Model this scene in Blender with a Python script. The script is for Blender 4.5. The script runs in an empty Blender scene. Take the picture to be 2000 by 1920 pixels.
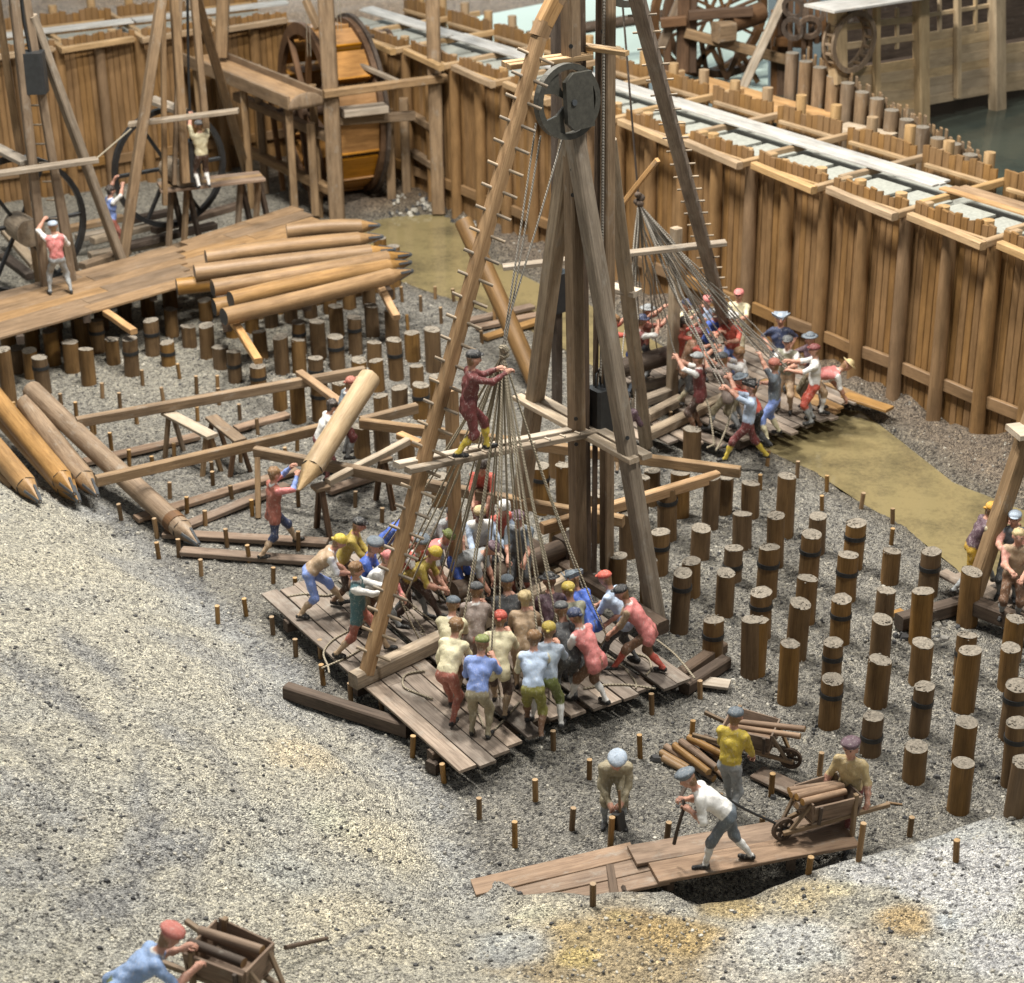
import bpy, math, random
import numpy as np
from mathutils import Vector as V, Matrix
S = bpy.context.scene
COL = S.collection
random.seed(11)
rng = np.random.default_rng(5)
rnd = random.uniform
R = math.radians

# ------------------------------------------------------------------ camera
FPX, PITCH, ROLL, HCAM = 3750.0, R(26.0), math.atan(100 / 7700.0), 16.0
_r0 = V((1, 0, 0)); _u0 = V((0, math.sin(PITCH), math.cos(PITCH))); FWD = V((0, math.cos(PITCH), -math.sin(PITCH)))
CR = _r0 * math.cos(ROLL) - _u0 * math.sin(ROLL)
CU = _r0 * math.sin(ROLL) + _u0 * math.cos(ROLL)
EYE = V((0, 0, HCAM))
cam_data = bpy.data.cameras.new('camera')
cam = bpy.data.objects.new('camera', cam_data)
COL.objects.link(cam)
cam.matrix_world = Matrix(((CR.x, CU.x, -FWD.x, 0), (CR.y, CU.y, -FWD.y, 0), (CR.z, CU.z, -FWD.z, HCAM), (0, 0, 0, 1)))
cam_data.sensor_fit = 'HORIZONTAL'; cam_data.sensor_width = 36
cam_data.lens = 36 * FPX / 2000.0
cam_data.clip_start = 0.5; cam_data.clip_end = 400
cam_data.dof.use_dof = True; cam_data.dof.focus_distance = 28.5; cam_data.dof.aperture_fstop = 0.95
S.camera = cam

# ------------------------------------------------------------------ light: an exhibition hall, soft ceiling light and a few overhead lamps, plus an added fill on the hall wall
world = bpy.data.worlds.new('World'); S.world = world; world.use_nodes = True
wb = world.node_tree.nodes['Background']
wb.inputs[0].default_value = (0.93, 0.97, 1.0, 1); wb.inputs[1].default_value = 0.26
def lamp(name, loc, target, size, power, col=(1, .95, .87)):
    d = bpy.data.lights.new(name, 'AREA'); d.shape = 'DISK'; d.size = size; d.energy = power; d.color = col
    o = bpy.data.objects.new(name, d); COL.objects.link(o); o.location = loc
    o.rotation_euler = (V(target) - V(loc)).to_track_quat('-Z', 'Y').to_euler()
lamp('ceiling_lamp', (-9, 39, 27), (0, 33, 0), 2.6, 6300)
lamp('ceiling_lamp', (-3, 29, 29), (2, 33, 0), 2.4, 6700)
lamp('ceiling_lamp', (-2, 36, 24), (3, 36, 0), 2.0, 5100)
lamp('ceiling_lamp', (10, 22, 27), (3, 32, 0), 3.0, 5300)
lamp('hall_wall_fill', (-8, 78, 22), (-4, 96, 4), 6, 24000, (1, 1, 1))  # unseen fill light, added to brighten the grey hall wall
S.view_settings.view_transform = 'Standard'; S.view_settings.look = 'None'
S.view_settings.exposure = 0.0; S.view_settings.gamma = 1.0
S.cycles.max_bounces = 5; S.cycles.diffuse_bounces = 3; S.cycles.glossy_bounces = 2
S.cycles.use_denoising = True

# ------------------------------------------------------------------ calibrated measuring: a photo pixel seen on a plane, in metres
def ray(px, py): return FWD + CR * ((px - 1000) / FPX) - CU * ((py - 960) / FPX)
def g(px, py, z=0.0):
    d = ray(px, py); return EYE + d * ((z - HCAM) / d.z)
def zpix(px, py, base):            # height over a ground point that is seen at this pixel row
    d = ray(px, py); return HCAM + d.z * (base[1] / d.y)
def at_y(px, py, y):
    d = ray(px, py); return EYE + d * (y / d.y)
def proj(p):
    v = V(p) - EYE; z = v.dot(FWD); return (1000 + FPX * v.dot(CR) / z, 960 - FPX * v.dot(CU) / z)

# ------------------------------------------------------------------ terrain heights
def poly2(pts, z=0.0): return np.array([[g(x, y, z).x, g(x, y, z).y] for x, y in pts])
BANK_L = [(-700, 640), (-300, 760), (0, 880), (100, 925), (185, 975), (330, 1105), (430, 1190), (560, 1300), (700, 1425), (870, 1560), (925, 1690)]
BANK_R = [(1010, 1742), (1150, 1752), (1300, 1748), (1350, 1775), (1450, 1765), (1545, 1725), (1650, 1690), (1830, 1640), (2000, 1575), (2400, 1420)]
BANK = np.vstack([poly2(BANK_L, 0.0), poly2(BANK_R, 0.35)])
DITCH = poly2([(700, 440), (770, 425), (870, 420), (960, 510), (1060, 560), (1200, 620), (1350, 715), (1500, 790), (1680, 805), (1740, 850), (1800, 897), (1860, 945),
               (1960, 985), (2100, 1040), (2100, 1200), (1905, 1165), (1868, 1115), (1830, 1085), (1760, 1030), (1680, 985), (1590, 925), (1500, 885), (1400, 850), (1200, 745), (1060, 660),
               (950, 612), (850, 577), (765, 548), (720, 520)], -.1)
WALL0 = np.array([5.03, 40.32]); WD = np.array([.589, -.808]); WC = np.array([.808, .589])
def vnoise(x, y, s, seed):
    r = np.random.default_rng(seed); L = r.random((64, 64))
    u = x / s; v = y / s; i = np.floor(u).astype(int); j = np.floor(v).astype(int); fu = u - i; fv = v - j
    fu = fu * fu * (3 - 2 * fu); fv = fv * fv * (3 - 2 * fv)
    a = L[i % 64, j % 64]; b = L[(i + 1) % 64, j % 64]; c = L[i % 64, (j + 1) % 64]; d = L[(i + 1) % 64, (j + 1) % 64]
    return (a * (1 - fu) + b * fu) * (1 - fv) + (c * (1 - fu) + d * fu) * fv - .5
def seg_dist(x, y, pts, closed=False):
    best = np.full(x.shape, 1e9); sgn = np.ones(x.shape)
    n = len(pts) if closed else len(pts) - 1
    for k in range(n):
        a = pts[k]; b = pts[(k + 1) % len(pts)]; e = b - a; L2 = e @ e
        t = np.clip(((x - a[0]) * e[0] + (y - a[1]) * e[1]) / L2, 0, 1)
        dx = x - a[0] - t * e[0]; dy = y - a[1] - t * e[1]; d = np.hypot(dx, dy)
        m = d < best; best = np.where(m, d, best); sgn = np.where(m, np.sign(e[1] * dx - e[0] * dy), sgn)
    return best, sgn
def inside(x, y, pts):
    c = np.zeros(x.shape, bool); n = len(pts)
    for k in range(n):
        a = pts[k]; b = pts[(k + 1) % n]
        m = ((a[1] > y) != (b[1] > y)); xi = a[0] + (y - a[1]) / (b[1] - a[1] + 1e-12) * (b[0] - a[0])
        c ^= m & (x < xi)
    return c
def sstep(a, b, x):
    t = np.clip((x - a) / (b - a), 0, 1); return t * t * (3 - 2 * t)
def terrain(x, y, fine=True):
    x = np.asarray(x, float); y = np.asarray(y, float)
    d, s = seg_dist(x, y, BANK); sd = d * s
    rgt = sstep(-.9, .6, x)
    left = .36 * np.clip(sd, 0, 20) * sstep(-.1, 1.2, sd)
    rig = .42 * sstep(-.35, .05, sd) + .2 * np.clip(sd, 0, 20)
    h = left * (1 - rgt) + rig * rgt
    dd, _ = seg_dist(x, y, DITCH, True); dd = np.where(inside(x, y, DITCH), dd, -dd)
    flat = sstep(.2, -.2, sd)
    h = h - .32 * sstep(-.12, .3, dd) * flat
    w = (x - WALL0[0]) * WC[0] + (y - WALL0[1]) * WC[1]          # towards the sheet wall
    far = sstep(-2.6, -.2, w) * sstep(.05, -.35, dd)
    h = h + far * (.20 + .42 * vnoise(x, y, .9, 3) + .22 * vnoise(x, y, .33, 4))
    pit = poly2([(1345, 1735), (1440, 1700), (1640, 1650), (1560, 1690), (1400, 1760)], 0)
    pd, _ = seg_dist(x, y, pit, True); pd = np.where(inside(x, y, pit), pd, -pd)
    h = h - .25 * sstep(-.25, .1, pd)
    if fine:
        k = 1 - .8 * sstep(.0, .3, dd)
        bank = sstep(0, .6, sd)
        h = h + k * (.045 * vnoise(x, y, .8, 7) + .05 * vnoise(x, y, .3, 8) + .03 * vnoise(x, y, .13, 9)) + bank * (.10 * vnoise(x, y, 1.7, 10) + .05 * vnoise(x, y, .45, 12))
    return h
def th(x, y): return float(terrain(np.array([x]), np.array([y]), False)[0])
def gh(px, py):                    # where the line of sight meets the ground
    d = ray(px, py); lo = EYE.copy(); t0 = (5.5 - HCAM) / d.z; t1 = (-.6 - HCAM) / d.z
    ts = np.linspace(t0, t1, 260); xs = d.x * ts; ys = d.y * ts; zs = HCAM + d.z * ts
    hh = terrain(xs, ys, False); k = int(np.argmax(zs <= hh))
    return V((xs[k], ys[k], hh[k]))

# ------------------------------------------------------------------ materials
def nodes(name):
    m = bpy.data.materials.new(name); m.use_nodes = True; t = m.node_tree
    return m, t, t.nodes['Principled BSDF']
def nd(t, kind, **kw):
    n = t.nodes.new(kind)
    for k, v in kw.items():
        if k in n.inputs.keys() if isinstance(k, str) else False: n.inputs[k].default_value = v
        else: setattr(n, k, v)
    return n
def ramp(t, fac, stops):
    n = t.nodes.new('ShaderNodeValToRGB'); e = n.color_ramp.elements
    while len(e) < len(stops): e.new(.5)
    for q, (p, c) in zip(e, stops): q.position = p; q.color = (*c, 1) if len(c) == 3 else c
    t.links.new(fac, n.inputs[0]); return n.outputs[0]
def mix(t, fac, a, b, mode='MIX'):
    n = t.nodes.new('ShaderNodeMix'); n.data_type = 'RGBA'; n.blend_type = mode
    for sock, v in ((n.inputs[0], fac), (n.inputs[6], a), (n.inputs[7], b)):
        if hasattr(v, 'is_linked') or hasattr(v, 'links'): t.links.new(v, sock)
        else: sock.default_value = v if not isinstance(v, tuple) else (*v, 1)[:4]
    return n.outputs[2]
def attr(t, name): n = t.nodes.new('ShaderNodeAttribute'); n.attribute_name = name; return n
def mapped(t, vec, sc):
    n = t.nodes.new('ShaderNodeMapping'); n.inputs['Scale'].default_value = sc; t.links.new(vec, n.inputs[0]); return n.outputs[0]
def noise(t, vec, scale, detail=4, rough=.6):
    n = t.nodes.new('ShaderNodeTexNoise'); n.inputs['Scale'].default_value = scale; n.inputs['Detail'].default_value = detail; n.inputs['Roughness'].default_value = rough
    t.links.new(vec, n.inputs['Vector']); return n
def math_(t, op, a, b=None, c=None):
    n = t.nodes.new('ShaderNodeMath'); n.operation = op
    for i, v in enumerate((a, b, c)):
        if v is None: continue
        if isinstance(v, (int, float)): n.inputs[i].default_value = v
        else: t.links.new(v, n.inputs[i])
    return n.outputs[0]
def bump(t, b, h, strength, dist):
    n = t.nodes.new('ShaderNodeBump'); n.inputs['Strength'].default_value = strength; n.inputs['Distance'].default_value = dist
    t.links.new(h, n.inputs['Height']); t.links.new(n.outputs[0], b.inputs['Normal'])

def wood(name, light, dark, rough=.62, var=.28, dirt=0.0, dirtcol=(.33, .31, .27), cross=11, bmp=.35):
    m, t, b = nodes(name)
    gc = attr(t, 'gc').outputs['Vector']; pv = attr(t, 'pv').outputs['Fac']
    n1 = noise(t, mapped(t, gc, (cross, cross, .8)), 1.0, 5)
    n2 = noise(t, mapped(t, gc, (75, 75, 2.6)), 1.0, 3)
    n3 = noise(t, mapped(t, gc, (2.2, 2.2, 1.1)), 1.0, 4)
    f = math_(t, 'ADD', math_(t, 'MULTIPLY', n1.outputs[0], .5), math_(t, 'MULTIPLY', n2.outputs[0], .5))
    c = ramp(t, f, [(.36, dark), (.52, tuple((a + d) * .52 for a, d in zip(light, dark))), (.68, light)])
    val = math_(t, 'MULTIPLY_ADD', pv, 2 * var, 1 - var)
    val = math_(t, 'MULTIPLY', val, math_(t, 'MULTIPLY_ADD', n3.outputs[0], 1.1, .44))
    hs = nd(t, 'ShaderNodeHueSaturation'); t.links.new(c, hs.inputs['Color']); t.links.new(val, hs.inputs['Value'])
    t.links.new(math_(t, 'MULTIPLY_ADD', pv, .3, .85), hs.inputs['Saturation'])
    n4 = noise(t, mapped(t, gc, (7, 7, 1.3)), 1.0, 9, .8)
    col = mix(t, math_(t, 'MULTIPLY', ramp(t, n4.outputs[0], [(.54, (0, 0, 0)), (.68, (1, 1, 1))]), .6), hs.outputs[0], tuple(q * .55 for q in dark))
    if dirt > 0:
        nn = noise(t, mapped(t, gc, (4, 4, 2.2)), 1.0, 8, .75)
        fac = ramp(t, nn.outputs[0], [(.62 - dirt * .25, (0, 0, 0)), (.80 - dirt * .2, (1, 1, 1))])
        col = mix(t, math_(t, 'MULTIPLY', fac, .75), col, dirtcol)
    t.links.new(col, b.inputs['Base Color'])
    b.inputs['Roughness'].default_value = rough; b.inputs['Specular IOR Level'].default_value = .3
    bump(t, b, f, bmp, .02)
    return m
def plain(name, col, rough=.6, metal=0.0, vary=.25, scale=9.0, bmp=.15):
    m, t, b = nodes(name); gc = attr(t, 'gc').outputs['Vector']
    n = noise(t, gc, scale, 6, .7)
    c = ramp(t, n.outputs[0], [(.3, tuple(x * (1 - vary) for x in col)), (.7, tuple(min(1, x * (1 + vary)) for x in col))])
    t.links.new(c, b.inputs['Base Color']); b.inputs['Roughness'].default_value = rough; b.inputs['Metallic'].default_value = metal
    if 'rope' in name:
        w = t.nodes.new('ShaderNodeTexWave'); w.inputs['Scale'].default_value = 13.0; w.bands_direction = 'DIAGONAL'; w.inputs['Distortion'].default_value = .6; t.links.new(gc, w.inputs['Vector'])
        t.links.new(mix(t, math_(t, 'MULTIPLY', w.outputs[0], .38), c, tuple(q * .4 for q in col)), b.inputs['Base Color']); bump(t, b, w.outputs[0], .6, .02); return m
    bump(t, b, n.outputs[0], bmp, .02); return m
M = {}
M['pine'] = wood('pine_timber', (.50, .33, .18), (.26, .15, .07), dirt=.15)
M['cap'] = wood('pale_cap_timber', (.47, .335, .195), (.27, .175, .09), var=.12)
M['sheet'] = wood('sheet_plank_timber', (.275, .165, .075), (.165, .095, .042), rough=.42, var=.09, cross=7)
M['post'] = wood('wall_post_timber', (.285, .172, .08), (.17, .10, .045), rough=.42, var=.08, cross=7)
M['pile'] = wood('pile_timber', (.225, .135, .058), (.10, .057, .024), rough=.5, var=.22, cross=9)
M['pile_top'] = plain('dusty_pile_top', (.205, .18, .145), .95, vary=.6, scale=26, bmp=.5)
M['deck'] = wood('weathered_deck_timber', (.30, .25, .205), (.14, .11, .088), rough=.75, dirt=.35, var=.35)
M['bark'] = wood('old_dark_timber', (.13, .095, .07), (.045, .032, .024), rough=.75, dirt=.15)
M['frame'] = wood('weathered_frame_timber', (.31, .22, .135), (.14, .093, .055), rough=.65, dirt=.2, var=.2)
M['grey'] = wood('grey_frame_timber', (.36, .295, .22), (.16, .125, .09), rough=.7, dirt=.3, var=.2)
M['ladder'] = wood('ladder_timber', (.44, .28, .14), (.22, .125, .055), rough=.6, dirt=.12)
M['log'] = wood('peeled_log_timber', (.37, .225, .095), (.20, .112, .045), rough=.42, var=.08, cross=16)
M['log_grey'] = wood('grey_log_timber', (.36, .255, .155), (.16, .10, .055), rough=.6, var=.15, dirt=.3, cross=14)
M['red_deck'] = wood('reddish_board_timber', (.31, .225, .16), (.135, .09, .063), rough=.7, dirt=.25)
M['wheel'] = wood('orange_paddle_timber', (.48, .245, .07), (.26, .12, .03), rough=.4, var=.12)
M['dark'] = wood('dark_brown_timber', (.17, .095, .05), (.07, .038, .02), rough=.6)
M['siding'] = wood('building_siding_timber', (.48, .375, .24), (.34, .25, .15), rough=.6, var=.12)
M['white'] = wood('worn_white_paint', (.56, .55, .52), (.30, .29, .27), rough=.6, var=.08, dirt=.35, dirtcol=(.42, .36, .29))
M['tread'] = wood('brown_walk_board', (.33, .22, .125), (.15, .095, .052), rough=.6, dirt=.12, var=.25)
M['log_pale'] = wood('pale_log_timber', (.47, .36, .225), (.29, .20, .11), rough=.6, var=.1, dirt=.3, dirtcol=(.55, .5, .42), cross=10)
M['pale'] = wood('plaster_spattered_board', (.50, .44, .355), (.29, .225, .16), rough=.75, var=.08, dirt=.2)
M['fill'] = plain('grey_clay_fill', (.31, .32, .285), .9, vary=.25, scale=14)
M['iron'] = plain('black_iron', (.018, .019, .02), .42, vary=.4)
M['sheave'] = plain('dark_green_iron', (.058, .056, .046), .5, vary=.35, scale=14)
M['steel'] = plain('grey_iron_shoe', (.10, .11, .12), .4, .5)
M['ram'] = plain('black_ram_paint', (.022, .024, .026), .45, vary=.3)
M['rope'] = plain('hemp_rope', (.34, .295, .215), .9, vary=.3, scale=60, bmp=.6)
M['rope_grey'] = plain('grey_rope', (.30, .275, .235), .9, vary=.25, scale=60)
M['mint'] = plain('mint_panel_paint', (.62, .76, .68), .5, vary=.02, scale=1)
M['greywall'] = plain('grey_hall_wall', (.27, .34, .37), .6, vary=.05, scale=1)
M['bluewall'] = plain('pale_blue_mullion', (.55, .62, .66), .5, vary=.04, scale=1)
M['stone'] = plain('grit_stone', (.40, .37, .32), .9, vary=.5, scale=3)

# ------------------------------------------------------------------ mesh builder: every piece carries its own grain coordinates
class MB:
    def __init__(s): s.v = []; s.f = []; s.gc = []; s.pv = []; s.sm = []; s.mi = []
    def add(s, verts, faces, gcs=None, smooth=False, mi=0, pv=None):
        o = len(s.v); r = rnd(0, 1) if pv is None else pv; a, b, c = rnd(0, 40), rnd(0, 40), rnd(0, 40)
        s.v += [tuple(q) for q in verts]
        s.gc += [(q[0] + a, q[1] + b, q[2] + c) for q in (gcs or verts)]
        s.pv += [r] * len(verts)
        s.f += [tuple(i + o for i in q) for q in faces]
        s.sm += [smooth] * len(faces); s.mi += [mi] * len(faces); return s
    def sweep(s, rings, gcs, smooth, cap=True, mi=0, capmi=None, pv=None):
        n = len(rings[0]); r = rnd(0, 1) if pv is None else pv
        vs = [p for q in rings for p in q]; gs = [p for q in gcs for p in q]; fs = []
        for k in range(len(rings) - 1):
            for i in range(n):
                j = (i + 1) % n; fs.append((k * n + i, k * n + j, (k + 1) * n + j, (k + 1) * n + i))
        s.add(vs, fs, gs, smooth, mi, r)
        if cap:
            s.add(rings[0][::-1], [tuple(range(n))], gcs[0][::-1], False, mi if capmi is None else capmi, r)
            s.add(rings[-1], [tuple(range(n))], gcs[-1], False, mi if capmi is None else capmi, r)
        return s
    def beam(s, a, b, w, h, up=(0, 0, 1), ch=None, mi=0, wob=.0, taper=1.0, pv=None):   # chamfered timber: w across, h along up
        a = V(a); b = V(b); ax = b - a; L = ax.length; ax /= L; up = V(up)
        x = ax.cross(up)
        if x.length < 1e-3: x = ax.cross(V((0, 1, 0)))
        x.normalize(); y = x.cross(ax).normalized()
        c = min(w, h) * .12 if ch is None else ch
        sec = [(-w / 2 + c, -h / 2), (w / 2 - c, -h / 2), (w / 2, -h / 2 + c), (w / 2, h / 2 - c), (w / 2 - c, h / 2), (-w / 2 + c, h / 2), (-w / 2, h / 2 - c), (-w / 2, -h / 2 + c)]
        n = 2 if L < 1.2 else 4; rings = []; gcs = []
        for k in range(n):
            t = k / (n - 1); sc = 1 + (taper - 1) * t; jx = rnd(-wob, wob); jy = rnd(-wob, wob)
            rings.append([a + ax * (L * t) + x * (u * sc + jx) + y * (q * sc + jy) for u, q in sec]); gcs.append([(u * sc, q * sc, L * t) for u, q in sec])
        return s.sweep(rings, gcs, False, True, mi, None, pv)
    def cyl(s, a, b, r0, r1=None, n=14, cap=True, mi=0, capmi=None, jit=0.0, rings=2, pv=None, bend=0.0):
        r1 = r0 if r1 is None else r1; a = V(a); b = V(b); ax = b - a; L = ax.length; ax /= L
        x = ax.orthogonal().normalized(); y = ax.cross(x); R_ = []; G_ = []
        ph = rnd(0, 6); off = [1 + rnd(-jit, jit) for _ in range(n)]
        for k in range(rings):
            t = k / (rings - 1); r = r0 + (r1 - r0) * t; q = []; gq = []; bx = x * (math.sin(t * math.pi) * bend)
            for i in range(n):
                w = 2 * math.pi * i / n; rr = r * off[i] * (1 + rnd(-jit, jit) * .5)
                u, v_ = math.cos(w) * rr, math.sin(w) * rr; q.append(a + ax * (L * t) + x * u + y * v_ + bx); gq.append((u, v_, L * t))
            R_.append(q); G_.append(gq)
        return s.sweep(R_, G_, True, cap, mi, capmi, pv)
    def tube(s, path, r, n=6, mi=0, taper=None):
        P = [V(p) for p in path]; R_ = []; G_ = []; L = 0; x = None
        for k, p in enumerate(P):
            d = (P[min(k + 1, len(P) - 1)] - P[max(k - 1, 0)])
            d = d.normalized() if d.length > 1e-6 else V((0, 0, 1))
            x = d.orthogonal().normalized() if x is None else (x - d * x.dot(d)).normalized()
            y = d.cross(x); L += (P[k] - P[k - 1]).length if k else 0
            rr = r if taper is None else r * (1 + (taper - 1) * k / (len(P) - 1))
            R_.append([p + x * (math.cos(6.28319 * i / n) * rr) + y * (math.sin(6.28319 * i / n) * rr) for i in range(n)])
            G_.append([(math.cos(6.28319 * i / n) * rr, math.sin(6.28319 * i / n) * rr, L) for i in range(n)])
        return s.sweep(R_, G_, True, True, mi)
    def band(s, c, ax, r0, r1, h, n=20, mi=0, a0=0.0, a1=2 * math.pi):     # a hoop: inner radius r0, outer r1, height h along ax
        c = V(c); ax = V(ax).normalized(); x = ax.orthogonal().normalized(); y = ax.cross(x); full = abs(a1 - a0 - 2 * math.pi) < 1e-4
        m = n if full else n + 1; vs = []; fs = []
        for i in range(m):
            w = a0 + (a1 - a0) * i / n; e = x * math.cos(w) + y * math.sin(w)
            vs += [c + e * r0 - ax * h / 2, c + e * r1 - ax * h / 2, c + e * r1 + ax * h / 2, c + e * r0 + ax * h / 2]
        for i in range(n):
            p = i * 4; q = ((i + 1) % m) * 4
            for k in range(4): fs.append((p + k, p + (k + 1) % 4, q + (k + 1) % 4, q + k))
        if not full: fs += [(3, 2, 1, 0), tuple((m - 1) * 4 + k for k in range(4))]
        return s.add(vs, fs, None, False, mi)
    def ell(s, c, rx, ry, rz, M3=None, n=10, m=7, lump=0.0, mi=0, zmin=-1.0, pv=None):
        c = V(c); vs = []; fs = []
        for j in range(m + 1):
            ph = math.asin(max(-1, zmin)) + (math.pi / 2 - math.asin(max(-1, zmin))) * j / m
            for i in range(n):
                w = 2 * math.pi * i / n; k = 1 + rnd(-lump, lump)
                p = V((math.cos(w) * math.cos(ph) * rx * k, math.sin(w) * math.cos(ph) * ry * k, math.sin(ph) * rz * k))
                vs.append(c + (M3 @ p if M3 else p))
        for j in range(m):
            for i in range(n):
                q = (i + 1) % n; fs.append((j * n + i, j * n + q, (j + 1) * n + q, (j + 1) * n + i))
        fs.append(tuple(range(n))[::-1])
        return s.add(vs, fs, None, True, mi, pv)
    def mesh(s, name, mats, off=(0, 0, 0), col=None):
        me = bpy.data.meshes.new(name); o = V(off)
        me.from_pydata([(q[0] - o.x, q[1] - o.y, q[2] - o.z) for q in s.v], [], s.f)
        me.attributes.new('gc', 'FLOAT_VECTOR', 'POINT').data.foreach_set('vector', np.array(s.gc, np.float32).ravel())
        me.attributes.new('pv', 'FLOAT', 'POINT').data.foreach_set('value', np.array(s.pv, np.float32))
        me.polygons.foreach_set('use_smooth', s.sm)
        for m in (mats if isinstance(mats, (list, tuple)) else [mats]): me.materials.append(M[m] if isinstance(m, str) else m)
        me.polygons.foreach_set('material_index', s.mi)
        me.update(); return me
OFF = {}
def tag(o, label=None, cat=None, group=None, kind=None):
    for k, v in (('label', label), ('category', cat), ('group', group), ('kind', kind)):
        if v: o[k] = v
    return o
def link(name, data, parent=None, loc=None):
    o = bpy.data.objects.new(name, data); COL.objects.link(o)
    if parent is not None: o.parent = parent
    if loc is not None: o.location = loc
    return o
def thing(name, label, cat, loc, group=None):
    o = link(name, None, None, loc); o.empty_display_size = .2; OFF[o.name] = V(loc); return tag(o, label, cat, group)
def part(name, mb, mat, parent, label=None, kind=None):
    off = OFF[parent.name]; o = link(name, mb.mesh(name, mat, off), parent); OFF[o.name] = off
    if label: o['label'] = label
    if kind: o['kind'] = kind
    return o
def solo(name, mb, mat, label, cat, group=None, loc=None):
    loc = V(loc) if loc is not None else V(mb.v[0]); o = link(name, mb.mesh(name, mat, loc), None, loc); OFF[o.name] = loc
    return tag(o, label, cat, group)
def along(px, py, off):              # the point of this sight line that lies at this distance behind the face of the sheet wall
    d = ray(px, py); o = V((WALL0[0] + WC[0] * off, WALL0[1] + WC[1] * off, 0)); n = V((WC[0], WC[1], 0)); return EYE + d * ((o - EYE).dot(n) / d.dot(n))
def struct(name, mb, mat, kind='structure'):
    o = link(name, mb.mesh(name, mat)); return tag(o, kind=kind)
ORD = ['', 'second ', 'third ', 'fourth ', 'fifth ', 'sixth ', 'seventh ', 'eighth ', 'ninth ', 'tenth ', 'eleventh ', 'twelfth ', 'thirteenth ', 'fourteenth ', 'fifteenth ', 'sixteenth ', 'seventeenth ', 'eighteenth ', 'nineteenth ', 'twentieth ', 'twenty first ', 'twenty second ', 'twenty third ', 'twenty fourth ', 'twenty fifth ', 'twenty sixth ']
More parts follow.
